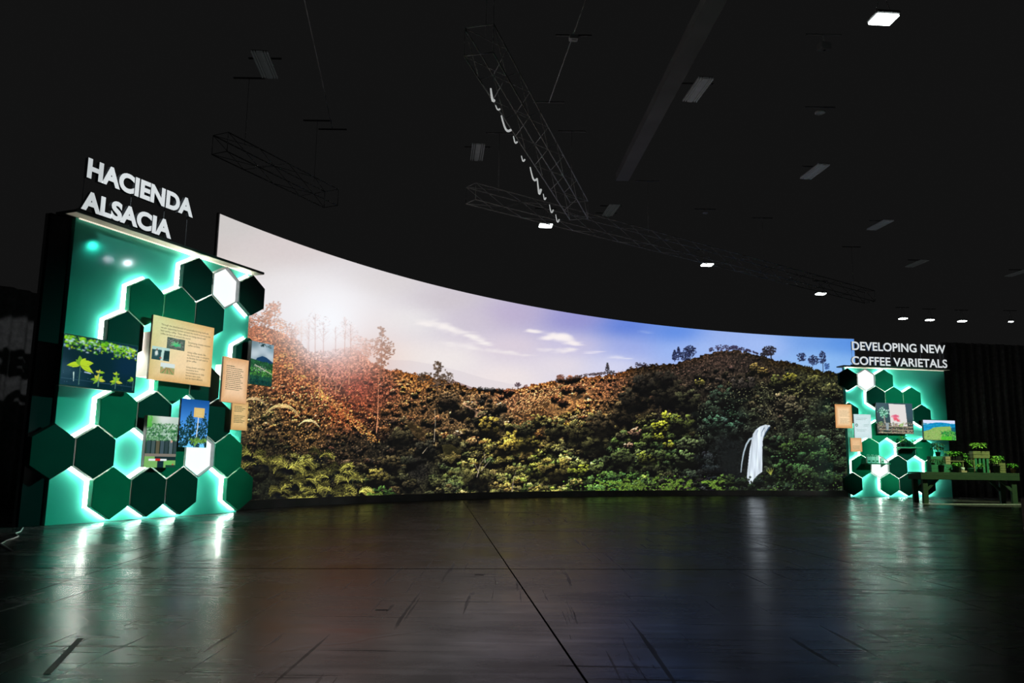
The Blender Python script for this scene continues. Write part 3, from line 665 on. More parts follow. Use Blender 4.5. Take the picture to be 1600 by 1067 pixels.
def rim():
    b = MB(); o = hexpoly(HR*.968); i = hexpoly(HR*.935); v = []; f = []
    for y in (.0, .103): v += [(x, y, z) for x, z in o]+[(x, y, z) for x, z in i]
    for k in range(6):
        m = (k+1) % 6; f += [(k, m, m+12, k+12), (k+6, k+18, m+18, m+6), (k, k+6, m+6, m), (k+12, m+12, m+18, k+18)]
    b.add(v, f); return fix_normals(b.mesh('rim', M['vent']))
rim_mesh = rim()
LEFT = [(0,1.5,'dark'),(0,2.5,'white'),(0,3.5,'dark'),(1,0,'mid'),(1,1,'mid'),(1,2,'dark'),(2,-.5,'dark'),(2,3.5,'dark'),(3,1,'mid'),(3,2,'dark'),(4,-.5,'mid'),(4,.5,'dark'),(4,2.5,'dark'),(5,-2,'dark'),(5,-1,'dark'),(5,1,'mid'),(5,2,'white'),(5,3,'mid'),(6,-.5,'mid'),(6,.5,'dark'),(6,1.5,'dark'),(6,3.5,'mid')]
RIGHT = [(0,-1.5,'mid'),(0,-2.5,'white'),(0,-3.5,'dark'),(1,0,'mid'),(1,-1,'mid'),(1,-2,'dark'),(2,.5,'dark'),(2,-3.5,'dark'),(3,-1,'mid'),(3,-2,'mid'),(4,.5,'mid'),(4,-.5,'dark'),(4,-2.5,'mid'),(5,1,'mid'),(5,-1,'dark'),(5,-2,'white'),(5,-3,'mid'),(6,.5,'dark'),(6,-.5,'dark'),(6,-1.5,'mid'),(6,-3.5,'dark')]
def panel(side, tiles, a0, a1, l0, l1, label):
    X, Y, w = PANEL[side]
    t = thing('display_panel', label, 'display panel', (X, Y, 0), w, 'freestanding hexagon display panels')
    MB().box(a0, .105, 0, a1, .205, 3.125, .003).build('backing_board', M['wall_green'], t)
    led = MB().box(l0, -.06, 3.125, l1, .24, 3.155, .004).build('ledge', M['ledge'], t)
    MB().box(a0+.03, .085, 3.113, a1-.02, .098, 3.123).build('led_strip', M['led_soft'], led)
    MB().box(l0+.004, -.055, 3.1235, l1-.004, .098, 3.1249).build('underside', M['under'], led)
    nb = 0
    for row, x, k in tiles:
        loc = (x*HW, 0, HZ0+HR+(6-row)*1.5*HR)
        if k == 'white':
            o = link('light_box', box_mesh, t, loc); link('rim', rim_mesh, o)
        else:
            o = link('hex_tile', tile_mesh[k], t, loc)
            ok = [q for q in range(6) if all(a0+.01 < loc[0]+HR*.96*math.sin(math.radians(60*w_)) < a1-.01 for w_ in (q, q+1))]     # strips only where the board is behind
            for es in ([0] if len(ok) == 6 else [[q] for q in ok]): link('led_strip', led_mesh if es == 0 else ring_mesh(es), o)
            nb += 1; clip_low = [q for q in ok if all(a0 < loc[0]+HR*1.1*math.sin(math.radians(60*w_)) < a1 for w_ in (q, q+1)) and loc[2]+HR*1.1*math.cos(math.radians(60*q)) > .01 and loc[2]+HR*1.1*math.cos(math.radians(60*q+60)) > .01]
            for es in ([clip_low] if len(clip_low) == 6 else [[q] for q in clip_low]): link('diffuser', halo_ring_mesh(es, .1035-.00012*(nb % 9)), o)  # added rings that catch the strip light and whiten the halo
    return t
M['led_soft'] = mat('warm_led_strip', (1, .95, .85), .5, .01, 4., emit=.8, emit_col=(1., .9, .74))
M['under'] = mat('cream_underside', (.62, .55, .44), .6, .05)
panel('L', LEFT, -.90, 1.775, -1.03, 1.83, 'teal display panel with dark hexagon tiles under the HACIENDA ALSACIA letters')
panel('R', RIGHT, -1.72, 1.0, -1.85, 1.05, 'teal display panel with dark hexagon tiles under the DEVELOPING NEW COFFEE VARIETALS letters')

# ---------------------------------------------------------------- standing letters
def text_mesh(body, depth, bold, size=1., align='LEFT', spacing=1.):
    cu = bpy.data.curves.new('lettering', 'FONT'); cu.body = body; cu.size = size; cu.extrude = depth/2; cu.offset = bold; cu.align_x = align; cu.space_character = spacing; cu.resolution_u = 6
    ob = bpy.data.objects.new('lettering', cu); col.objects.link(ob)
    dg = bpy.context.evaluated_depsgraph_get(); me = bpy.data.meshes.new_from_object(ob.evaluated_get(dg))
    bpy.data.objects.remove(ob); bpy.data.curves.remove(cu)
    return me
def islands(me):
    bm = bmesh.new(); bm.from_mesh(me); bmesh.ops.remove_doubles(bm, verts=bm.verts[:], dist=1e-5); bm.verts.ensure_lookup_table(); bm.verts.index_update(); bm.faces.ensure_lookup_table()
    seen = set(); out = []
    for v in bm.verts:
        if v.index in seen: continue
        st = [v]; seen.add(v.index); g = []
        while st:
            p = st.pop(); g.append(p)
            for e_ in p.link_edges:
                q = e_.other_vert(p)
                if q.index not in seen: seen.add(q.index); st.append(q)
        ids = {p.index: i for i, p in enumerate(g)}
        fs = [tuple(ids[p.index] for p in f.verts) for f in bm.faces if f.verts[0].index in ids]
        out.append(([p.co.copy() for p in g], fs))
    bm.free(); return out
def sign(side, lines, n, depth, bold, label):
    X, Y, w = PANEL[side]
    a_mid = sum(l[1]+l[2] for l in lines)/(2*len(lines))
    t = thing('sign_lettering', label, 'sign', at(side, a_mid, n, 3.156), w, 'standing sign letters')
    for body, a0, a1, z0, cap in lines:
        isl = islands(text_mesh(body, depth, bold, 1., spacing=1.02))
        xs = [p.x for v, f in isl for p in v]; flat = [p.y for v, f in isl[:1] for p in v]
        mn, mx = min(xs), max(xs); y0, y1 = 0, .0
        hs = sorted(max(p.y for p in v) for v, f in isl); lo = sorted(min(p.y for p in v) for v, f in isl)
        y0, y1 = lo[len(lo)//2], hs[len(hs)//2]
        isl.sort(key=lambda q: min(p.x for p in q[0]))
        for v, f in isl:
            b = MB(); b.add([(a0-a_mid+(p.x-mn)/(mx-mn)*(a1-a0), -p.z, z0-3.156+(p.y-y0)/(y1-y0)*cap) for p in v], f)
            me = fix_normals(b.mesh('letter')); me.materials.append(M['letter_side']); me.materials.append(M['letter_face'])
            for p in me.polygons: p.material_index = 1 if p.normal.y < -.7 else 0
            link('letter', me, t)
    rods = [(lines[0][1]+.02), lines[0][1]+(lines[0][2]-lines[0][1])*.42, lines[0][1]+(lines[0][2]-lines[0][1])*.74, lines[0][2]-.03]
    rod = MB().tube([(0, 0, 0), (0, 0, .5)], .0035, 5).mesh('support_rod', M['letter_side'])
    for a in rods: link('support_rod', rod, t, (a-a_mid, .035, 0))
    MB().box(lines[1][1]-a_mid, .03, 0, lines[1][2]-a_mid, .04, .03).build('base_rail', M['ledge'], t)
    return t
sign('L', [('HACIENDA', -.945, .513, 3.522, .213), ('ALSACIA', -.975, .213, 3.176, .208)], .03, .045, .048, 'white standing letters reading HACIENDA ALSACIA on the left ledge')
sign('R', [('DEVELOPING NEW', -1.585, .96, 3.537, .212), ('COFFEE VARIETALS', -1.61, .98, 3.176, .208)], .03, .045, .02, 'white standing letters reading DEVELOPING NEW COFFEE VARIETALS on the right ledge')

# ================================================================= backlit boards and monitors on the panels
def pic_seedlings():
    C = Canvas(0, 0, 116, 66, 2.6, 3); r = C.rng
    C.a[:] = C.field([(20,30,(8,18,34)),(60,34,(4,10,34)),(100,34,(8,18,56)),(20,60,(18,40,58)),(60,60,(4,16,36)),(110,62,(4,14,34)),(6,45,(40,66,84))], 25, 18, .3)
    for k in range(420):
        x = r.rand()*116; y = abs(r.randn())*8.5+x*.03
        if y > 24: continue
        c = [(150,214,10),(110,190,8),(190,226,20),(40,110,10),(90,170,10),(200,230,240),(150,190,230)][r.randint(7)]
        C.blob(x, y, 1.5+3*r.rand(), 1.2+2*r.rand(), c, .9, .85, .3)
    def leaf(x, y, a, l, w, c):
        p = []
        for t in np.linspace(0, 1, 9): p.append((t, np.sin(np.pi*t**.8)*w))
        pts = [(x+np.cos(a)*t*l-np.sin(a)*q, y-np.sin(a)*t*l-np.cos(a)*q+t*t*l*.25) for t, q in p]+[(x+np.cos(a)*t*l+np.sin(a)*q, y-np.sin(a)*t*l+np.cos(a)*q+t*t*l*.25) for t, q in p[::-1]]
        C.poly(pts, c); C.stroke([(x, y), (x+np.cos(a)*l, y-np.sin(a)*l+l*.25)], .5, np.array(c)*.7, .8)
    for x, y, s, lv in ((27,38,1.25,[(3.0,16,3),(2.2,10,2.4),(1.7,14,2.8),(1.1,13,2.6),(.5,18,3.4),(-.15,17,3.2),(.2,12,2.5)]),(56,55,.9,[(2.9,14,2.6),(2.2,12,2.4),(1.6,13,2.2),(.9,12,2.4),(.2,13,2.6),(3.6,9,2)]),(57,45,.7,[(2.6,11,2.2),(.4,13,2.4),(1.5,9,2)]),(84,55,.9,[(2.9,11,2.2),(2.0,13,2.2),(1.5,16,2.2),(1.0,13,2.2),(.2,13,2.4),(3.5,9,2)]),(84,45,.7,[(2.5,10,2),(.6,10,2),(1.6,10,2)]),(113,50,.9,[(3.0,12,2.4),(2.2,10,2)])):
        C.stroke([(x, y), (x, 64)], 1.0, (90,130,110), .8)
        for a, l, w in lv: leaf(x, y, a, l*s, w*s, [(176,206,34),(140,190,30),(196,200,60),(110,160,30)][r.randint(4)])
    C.stroke([(18,48),(19,60)], 1.6, (200,230,220), .8, .8); C.stroke([(0,57),(116,59)], .7, (60,90,110), .6); C.stroke([(34,46),(44,47)], 1.2, (190,210,240), .9)
    for k in range(26): C.blob(r.rand()*116, 44+r.rand()*20, .5, .5, (150,190,210), .8, .8, 0)
    return C
def pic_valley_small():
    C = Canvas(0, 0, 44, 56, 3.2, 4); r = C.rng
    C.a[:] = C.field([(5,3,(110,130,140)),(22,8,(190,205,215)),(38,5,(120,150,165)),(10,16,(205,215,222)),(34,17,(200,212,220)),(22,22,(60,90,110))], 14, 8, .4)
    C.poly([(12,21),(22,17.5),(30,18.5),(44,24),(44,30),(8,26)], (24,56,96)); C.poly([(0,23),(44,27),(44,60),(0,60)], (34,70,48))
    for k in range(700):
        x, y = r.rand()*44, 25+r.rand()*31; c = (34,84,44) if y < 34 else (70,130,50) if y < 44 else (22,70,52) if y < 49 else (8,42,46)
        C.blob(x, y, .6+1.4*r.rand(), .5+.9*r.rand(), np.array(c)*(.5+1.0*r.rand()), .6, .9, .6)
    for k in range(60): C.blob(6+r.rand()*26, 31+r.rand()*7, .5+r.rand(), .4, (220,225,220), .7, .9, .3)
    C.stroke([(8,30),(22,34),(44,40)], 1.1, (190,186,160), .8)
    for k in range(40): C.blob(30+r.randn()*6 if k % 2 else 20+r.randn()*2, r.rand()*5, .8, 1.4, (20,40,44), .7, .9, .6)
    return C
def pic_signpost():
    C = Canvas(0, 0, 44, 56, 3.2, 5); r = C.rng
    t = (C.Y/56)[..., None]; C.a[:] = np.array((22,74,150))*(1-t)+np.array((90,160,225))*t*1.35
    for k in range(900):
        x = r.rand()*44; y = 22+6*np.sin(x*.3)+2*np.sin(x*1.1)+r.rand()**.7*34
        C.blob(x, y, .7+1.2*r.rand(), .6+1.*r.rand(), np.array((14,34,34))*(.4+1.4*r.rand()), .6, .95, .6)
    C.poly([(27,20),(28.6,20),(27.4,46),(26,46)], (214,222,224)); C.poly([(20,9.5),(37,9.5),(36.6,21),(20,20.6)], (222,188,112))
    for q in range(4): C.stroke([(23,12+q*2),(33,12.2+q*2)], .5, (236,214,160), .8)
    for k in range(14): C.frond(32+r.randn()*3, 50, 1.57+r.randn()*.8, 8, (110,160,70), .9, .4)
    return C
def pic_truck():
    C = Canvas(0, 0, 44, 56, 3.2, 6); r = C.rng
    C.a[:] = C.field([(22,4,(222,226,224)),(40,8,(190,206,196)),(4,6,(120,170,110)),(22,16,(150,180,160))], 14, 8, .4)
    C.poly([(0,26),(44,26),(44,60),(0,60)], (40,60,50))
    for k in range(520):
        x, y = r.rand()*44, 8+r.rand()*20
        C.blob(x, y, .7+1.4*r.rand(), .6+1.3*r.rand(), [(40,100,50),(110,160,110),(180,210,190),(24,70,40),(70,130,70)][r.randint(5)], .6, .9, .6)
    for k in range(90): C.blob(r.rand()*6, r.rand()*12, 1.2, 1.2, (90,180,70), .6, .9, .6)
    for k in range(7):
        x = 2+k*6.2; C.poly([(x-.2,27),(x+5.2,27),(x+5,41),(x+.2,41)], [(54,70,74),(70,84,86),(92,84,64),(66,80,90),(48,60,66),(84,98,104),(50,62,66)][k]); C.stroke([(x+5.4,27),(x+5.3,41)], 1, (12,18,20))
    C.poly([(0,41),(44,41),(44,44),(0,44)], (128,118,108)); C.poly([(0,44),(44,44),(44,60),(0,60)], (120,176,96))
    C.poly([(14,44),(44,44),(44,48),(14,48)], (22,34,40)); C.poly([(18,47),(27,47),(27,56),(18,56)], (14,32,44)); C.blob(34,51,7,3,(110,190,90),.6,.9,.5); C.poly([(30,53),(44,53),(44,56),(30,56)],(26,60,50))
    C.poly([(6,46.5),(31,46.5),(31,48.6),(6,48.6)], (232,236,238)); C.poly([(15,46.3),(22,46.3),(22,48.8),(15,48.8)], (206,40,40)); C.blob(40,52.5,1.4,.9,(210,60,50),.6,1,0)
    C.blob(36,27,2,2,(230,170,150),.6,.9,.4)
    return C
def pic_leaf(v):
    C = Canvas(0, 0, 20, 16, 4, 20+v); r = C.rng
    if v == 0:
        C.a[:] = (84,96,84); C.leaves(10,8,10,8,160,.9,[(60,70,60),(120,124,116),(150,140,140)],.9)
        for a in (.4,1.2,2.0,2.7,-.3,3.4): C.stroke([(10,9),(10+np.cos(a)*6,9-np.sin(a)*5)],2.6,(70+40*(a>1),190,130),.95,.8)
        C.blob(10,10.5,2.4,2.2,(60,190,110),.5,1,.3)
    elif v == 1:
        C.a[:] = (44,70,76); C.poly([(0,0),(20,0),(20,3),(0,4)],(180,214,206))
        C.poly([(11,0),(14,0),(13,16),(10,16)],(190,220,210)); C.blob(5,8,2.4,5,(216,226,220),.5,1,.4); C.blob(5.5,3.4,1.2,1.3,(150,110,90),.5,1,0); C.poly([(14,4),(20,3),(20,13),(14,14)],(26,44,50)); C.blob(10,13,1.6,1.2,(190,90,70),.5,1,.3)
    else:
        C.a[:] = (214,226,224); C.poly([(0,6),(20,6),(20,16),(0,16)],(160,160,104)); 
        for k in range(7): C.stroke([(10+(k-3)*.8,7),(10+(k-3)*4,16)],1.0,(110,130,70) if k % 2 else (190,130,90),.9)
        C.blob(5,7,2.2,1.6,(200,214,206),.5,1,.3)
    return C
def pic_nursery():
    C = Canvas(0, 0, 96, 74, 2.4, 8); r = C.rng
    C.a[:] = C.field([(10,10,(70,88,100)),(30,30,(50,66,80)),(90,20,(60,80,96)),(10,70,(40,46,48)),(60,68,(70,62,56)),(90,70,(50,52,56))], 25, 20, .3)
    C.poly([(33,2),(77,3),(80,56),(36,56)], (228,222,220))
    for k in range(120): C.blob(18+r.randn()*7, 24+r.randn()*5, 1.5+1.6*r.rand(), 1.2+1.2*r.rand(), [(150,220,190),(200,240,224),(90,170,130),(40,110,80)][r.randint(4)], .6, .95, .5)
    C.stroke([(19,32),(20,44),(21,50)], 3.2, (150,146,136), .95, 4)
    C.blob(49,33,12,6,(238,120,146),.5,.95,.5); C.blob(50,31,9,3.2,(216,84,120),.5,.9,.3); C.blob(51,39,10,4.5,(236,84,108),.5,.95,.6); C.blob(56,43,6,2.4,(224,70,90),.5,.9,.6); C.blob(70,47,6,3,(214,220,190),.7,.8,.4); C.blob(67,49,3.5,.8,(110,110,130),.6,.8,0)
    for k in range(420):
        x, y = r.rand()*96, 47+r.rand()*27
        C.blob(x, y, .8+1.8*r.rand(), .6+1.2*r.rand(), [(120,96,76),(196,170,140),(60,54,52),(40,44,50),(170,190,130),(210,196,180),(150,90,76)][r.randint(7)], .6, .85, .5)
    for y in (56, 64, 71): C.stroke([(4,y),(94,y+1)], 1.4, (186,166,140), .7)
    C.poly([(22,48),(31,49),(29,66),(24,66)], (150,160,168)); C.leaves(10,50,6,5,40,1.1,[(150,190,120)],.9); C.leaves(64,53,6,4,50,1.1,[(150,200,90)],.9)
    return C
def pic_green_hills():
    C = Canvas(0, 0, 90, 51, 2.6, 9); r = C.rng
    t = (C.Y/51)[..., None]; C.a[:] = np.array((216,220,246))*(1-t)+np.array((190,225,245))*t
    C.poly([(0,13),(20,9),(34,6),(50,5.4),(66,6.5),(80,9),(90,9.5),(90,60),(0,60)], (22,140,200)); 
    for k in range(240): C.blob(r.rand()*90, 8+r.rand()*16, 2+3*r.rand(), .7+.9*r.rand(), [(20,130,196),(50,180,230),(10,110,150),(20,150,150)][r.randint(4)], .7, .7, .5)
    C.poly([(0,29),(16,25),(28,19),(44,17),(76,15),(80,22),(90,26),(90,60),(0,60)], (140,176,92))
    for k in range(420):
        x, y = r.rand()*90, 19+r.rand()*32
        if y < 29-x*.25+ (x > 40)*8: continue
        C.blob(x, y, 1+2.2*r.rand(), .5+.9*r.rand(), [(160,186,110),(176,180,120),(120,160,80),(150,196,110),(90,120,60)][r.randint(5)], .6, .7, .6)
    for k in range(520):
        x = 50+r.rand()*40; y = 24+(90-x)*.12+r.rand()*28
        C.blob(x, y, .9+1.6*r.rand(), .7+1.1*r.rand(), [(20,130,60),(10,100,50),(60,180,60),(30,150,70),(8,70,50),(90,190,60)][r.randint(6)], .6, .9, .6)
    for k in range(90): C.blob(48+r.rand()*30, 42+r.rand()*9, 1.6+2*r.rand(), .9+r.rand(), (80,190,40), .6, .85, .6)
    C.poly([(78,19),(90,17),(90,29),(78,28)], (10,86,110), .8)
    return C
def pic_kraft(w, h, seed, glow=(244,214,170), edge=(196,142,84), green=0.):
    C = Canvas(0, 0, w, h, 1.5, seed)
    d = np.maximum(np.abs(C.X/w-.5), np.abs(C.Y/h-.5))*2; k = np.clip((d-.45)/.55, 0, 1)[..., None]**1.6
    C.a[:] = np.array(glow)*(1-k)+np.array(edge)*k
    if green:  # green stage light on the upper left corner, painted into the picture
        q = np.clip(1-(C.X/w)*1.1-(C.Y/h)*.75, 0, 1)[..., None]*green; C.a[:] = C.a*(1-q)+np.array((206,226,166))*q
    C.a *= (.97+.06*C.vn(1.2, seed))[..., None]
    return C

PM = picture_mat('backlit_print', 1.)
PMS = picture_mat('monitor_picture', 1.05)
def board(name, label, cat, side, a0, a1, z0, z1, n, canvas, depth=.025, edge='board_edge', pm=None, border=0., group='backlit boards on the panels', mount=None, prints=(), lines=(), res=1.4):
    """a lit board: body box, picture in front, optional small prints and lines of writing"""
    w, h = a1-a0, z1-z0
    t = thing(name, label, cat, at(side, (a0+a1)/2, n-depth/2, z0), yaw(side), group)
    MB().box(-w/2, -depth/2, 0, w/2, depth/2, h, .003).build('body', M[edge], t)
    def pic(nm, x0, x1, y0, y1, C, par, off, k=1.):
        nx, ny = max(8, int(C.w/res/1.6)), max(8, int(C.h/res/1.6))
        X = np.linspace(x0, x1, nx)[None]+np.zeros((ny, 1)); Z = np.linspace(y0, y1, ny)[:, None]+np.zeros((1, nx))
        u = C.x0+(X-x0)/(x1-x0)*C.w/C.S; v = C.y0+(1-(Z-y0)/(y1-y0))*C.h/C.S
        me = picture_mesh(nm, np.stack([X, 0*X-depth/2-off, Z], -1), nx, ny, np.clip(sample(C, u, v)*k, 4, 255), pm or PM)
        return link(nm, me, par)
    scr = pic('picture', -w/2+border, w/2-border, border, h-border, canvas, t, .0012)
    for x0, x1, y0, y1, C in prints: pic('print', -w/2+x0*w, -w/2+x1*w, y0*h, y1*h, C, scr, .0022)
    for (x, y, size, txt) in lines:                            # writing
        me = text_mesh(txt, 0, 0., size)
        for p in me.vertices: p.co = (-w/2+x*w+p.co.x, -depth/2-.0026, y*h+p.co.y)
        me.materials.clear(); me.materials.append(M['ink']); link('lettering', me, scr)
    if mount:
        m0, m1, q0, q1 = mount; ac = (a0+a1)/2
        MB().box(m0-ac, depth/2, q0-z0, m1-ac, n-depth/2+.1, q1-z0).build('mount', M['mount'], t)
    return t, scr
def greek(scr, w, h, depth, rows, ink):
    """rows of print too small to read: (x0, x1, y, thickness) broken into word-long dashes"""
    b = MB(); r = random.Random(int(w*1000))
    for x0, x1, y, th in rows:
        x = x0
        while x < x1-.01:
            l = min(x1-x, .02+.06*r.random()); b.add([((-.5+x)*w, -depth/2-.0026, y*h), ((-.5+x+l)*w, -depth/2-.0026, y*h), ((-.5+x+l)*w, -depth/2-.0026, y*h+th), ((-.5+x)*w, -depth/2-.0026, y*h+th)], [(0, 1, 2, 3)]); x += l+.016
    tag(b.build('lettering', ink, scr), kind='stuff')
M['ink_brown'] = mat('brown_ink', (.17, .105, .055), .8, .05)
M['ink_pale'] = mat('pale_ink', (.45, .52, .54), .8, .05)
M['ink_tan'] = mat('tan_ink', (.42, .27, .15), .8, .05)

board('monitor', 'monitor showing bright green seedlings on the left hexagon panel', 'monitor', 'L', -1.062, -.155, 1.357, 1.874, .1, pic_seedlings(), .045, 'black_gloss', PMS, .012, 'monitors on the hexagon panels', res=1.)
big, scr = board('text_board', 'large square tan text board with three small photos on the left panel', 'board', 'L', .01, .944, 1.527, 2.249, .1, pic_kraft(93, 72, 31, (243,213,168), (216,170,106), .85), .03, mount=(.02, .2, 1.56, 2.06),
    prints=[(.235,.52,.52,.70,pic_leaf(0)),(.02,.29,.315,.52,pic_leaf(1)),(.165,.385,.115,.285,pic_leaf(2))],
    lines=[(.125,.865,.031,'Through the development of sustainable farming methods,'),(.125,.817,.031,'we are supporting farmers around the world to produce the'),(.125,.769,.031,'best quality coffee. These efforts are being shared with'),(.125,.721,.031,'coffee farmers all around the world.'),
           (.57,.66,.031,'Developing climate-resistant'),(.57,.615,.031,'coffee varietals.'),(.57,.50,.031,'Using coffee waste, like'),(.57,.455,.031,'the cherry pulp, in compost'),(.57,.41,.031,'to fertilize the soil used to'),(.57,.365,.031,'grow coffee.'),
           (.57,.26,.031,'Using drones and other'),(.57,.215,.031,'innovative farm'),(.57,.17,.031,'mechanizations to help'),(.57,.125,.031,'farmers save costs'),(.57,.08,.031,'and be more efficient.')])
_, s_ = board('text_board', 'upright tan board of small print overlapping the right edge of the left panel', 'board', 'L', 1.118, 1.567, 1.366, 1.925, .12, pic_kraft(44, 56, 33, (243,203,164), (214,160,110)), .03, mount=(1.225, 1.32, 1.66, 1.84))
greek(s_, .449, .559, .03, [(.13, .5+.25*(k > 0)+.05*((k*7) % 3-1), .80-.043*k, .0085 if k else .011) for k in range(13)], M['ink_brown'])
_, s_ = board('text_board', 'smallest tan board of print, tucked under the upright text board', 'board', 'L', 1.38, 1.675, 1.034, 1.40, .065, pic_kraft(29, 36, 34, (226,188,128), (198,152,92)), .025)
greek(s_, .295, .366, .025, [(.14, .62+.1*((k*5) % 3), .80-.055*k-(.1 if k > 3 else 0), .0085) for k in range(9)], M['ink_brown'])
board('photo_board', 'photo board of a green valley under cloud, past the left panel edge', 'board', 'L', 1.624, 2.06, 1.637, 2.197, .1, pic_valley_small(), .06, 'black_gloss', res=1.)
board('photo_board', 'photo board of a yellow sign on a post under blue sky', 'board', 'L', .515, .953, .80, 1.358, .1, pic_signpost(), .03, 'black_gloss', res=1.)
board('photo_board', 'photo board of seedlings in black bags on a truck bed', 'board', 'L', .048, .49, .566, 1.132, .1, pic_truck(), .05, 'black_gloss', res=1.)

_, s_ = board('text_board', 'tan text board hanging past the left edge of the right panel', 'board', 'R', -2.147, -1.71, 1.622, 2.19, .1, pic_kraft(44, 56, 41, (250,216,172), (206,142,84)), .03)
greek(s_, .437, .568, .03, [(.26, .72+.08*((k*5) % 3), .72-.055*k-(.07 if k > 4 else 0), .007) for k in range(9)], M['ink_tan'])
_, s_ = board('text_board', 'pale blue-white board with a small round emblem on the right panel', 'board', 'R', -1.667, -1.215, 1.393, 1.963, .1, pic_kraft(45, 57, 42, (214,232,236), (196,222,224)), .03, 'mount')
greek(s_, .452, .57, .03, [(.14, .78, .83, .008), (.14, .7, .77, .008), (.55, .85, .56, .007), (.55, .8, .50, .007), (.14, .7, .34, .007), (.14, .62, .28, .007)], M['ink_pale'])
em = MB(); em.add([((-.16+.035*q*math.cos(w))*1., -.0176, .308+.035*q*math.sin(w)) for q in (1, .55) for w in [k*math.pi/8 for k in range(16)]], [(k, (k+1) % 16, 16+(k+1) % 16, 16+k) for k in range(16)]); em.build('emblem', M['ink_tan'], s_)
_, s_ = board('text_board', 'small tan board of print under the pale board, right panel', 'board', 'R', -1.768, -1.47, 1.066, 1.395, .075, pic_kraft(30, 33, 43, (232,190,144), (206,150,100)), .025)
greek(s_, .298, .33, .025, [(.16, .8, .40-.075*k, .008) for k in range(4)], M['ink_tan'])
board('photo_board', 'photo board of nursery plants and a pink shape on white, right panel', 'board', 'R', -1.055, -.092, 1.515, 2.256, .1, pic_nursery(), .05, 'black_gloss', res=1.2)
board('monitor', 'monitor showing blue mountains and green hills on the right panel', 'monitor', 'R', .163, 1.052, 1.372, 1.876, .1, pic_green_hills(), .045, 'black_gloss', PMS, .012, 'monitors on the hexagon panels', res=1.2)

# ================================================================= shelves on the right panel
def shelf(a0, a1, z, label):
    t = thing('shelf', label, 'shelf', at('R', (a0+a1)/2, 0, z), yaw('R'), 'small shelves on the right panel')
    w = a1-a0
    MB().box(-w/2, -.28, -.028, w/2, -.003, 0, .003).build('board', M['crate_green'], t)
    br = MB().add([(-.006,-.01,-.028),(-.006,-.2,-.028),(-.006,-.01,-.10),(.006,-.01,-.028),(.006,-.2,-.028),(.006,-.01,-.10)], [(0,1,2),(5,4,3),(0,3,4,1),(1,4,5,2),(2,5,3,0)]).mesh('bracket', M['pot_green'])
    for x in (-w*.36, w*.36): link('bracket', br, t, (x, 0, 0))
    return t
shelf(-.60, -.02, 1.195, 'green shelf carrying two small plants on the right panel')
shelf(-1.46, -.88, .80, 'dark green shelf carrying four white paper bags on the right panel')

# ---------------------------------------------------------------- plants
def leaf_shape(b, o, d, ln, wd, droop):
    """one leaf: a folded, drooping blade of four quads"""
    d = Vector(d).normalized(); side = d.cross(Vector((0, 0, 1)))
    if side.length < .05: side = Vector((1, 0, 0))
    side.normalize(); nrm = side.cross(d); v = []
    for t, k in ((0, .08), (.3, .85), (.62, 1.), (1, .03)):
        p = Vector(o)+d*ln*t-Vector((0, 0, 1))*droop*ln*t*t
        for sg in (-1, 0, 1): v.append(p+side*sg*wd/2*k+nrm*(abs(sg)*wd*.14*k))
    f = []
    for i in range(3):
        for j in range(2): a = i*3+j; f.append((a, a+1, a+4, a+3))
    b.add(v, f, True)
def plant_mesh(seed, w, h, n, ln, m):
    r = random.Random(seed); b = MB(); stems = MB()
    for s_ in range(4):
        a = r.random()*6.28; q = r.random()*w*.25
        top = Vector((math.cos(a)*q, math.sin(a)*q, h*(.55+.3*r.random())))
        stems.tube([(0, 0, 0), (top.x*.4, top.y*.4, top.z*.55), top], .006, 5, .003)
    for k in range(n):
        a = r.random()*6.283; q = (r.random()**.6)*w*.38; z = h*(.22+.62*r.random())
        d = (math.cos(a), math.sin(a), .25+.8*r.random()*(1-q/(w*.4)))
        leaf_shape(b, (math.cos(a)*q, math.sin(a)*q, z), d, ln*(.7+.6*r.random()), ln*.5, .45+.4*r.random())
    return b.mesh('foliage', M[m]), stems.mesh('stems', M['leaf_dark'])
def pot_mesh(r, h, m):
    return MB().lathe([(0, 0), (r*.74, 0), (r*.97, h*.86), (r*1.06, h*.86), (r*1.06, h), (r*.94, h), (r*.9, h*.9), (0, h*.9)], n=16).mesh('pot', M[m])
def potted(name, label, loc, pr, ph, pm, w, h, n, ln, lm, seed, group='potted coffee plants on the table'):
    t = thing(name, label, 'plant', loc, random.random()*6, group)
    p = link('pot', pot_mesh(pr, ph, pm), t); MB().lathe([(pr*.89, ph*.905), (0, ph*.93)], n=12).build('soil', M['soil'], p)
    f, s_ = plant_mesh(seed, w, h, n, ln, lm)
    link('foliage', f, t, (0, 0, ph*.9)); link('stems', s_, t, (0, 0, ph*.9))
    return t
# on the upper shelf
x, y, z = at('R', -.44, .15, 1.195); potted('potted_plant', 'taller leafy plant at the left of the upper wall shelf', (x, y, z), .06, .09, 'pot_black', .18, .22, 70, .055, 'leaf', 1, 'plants on the wall shelf')
x, y, z = at('R', -.17, .15, 1.195); potted('potted_plant', 'low bushy plant at the right of the upper wall shelf', (x, y, z), .055, .07, 'pot_green', .18, .15, 70, .05, 'leaf', 2, 'plants on the wall shelf')
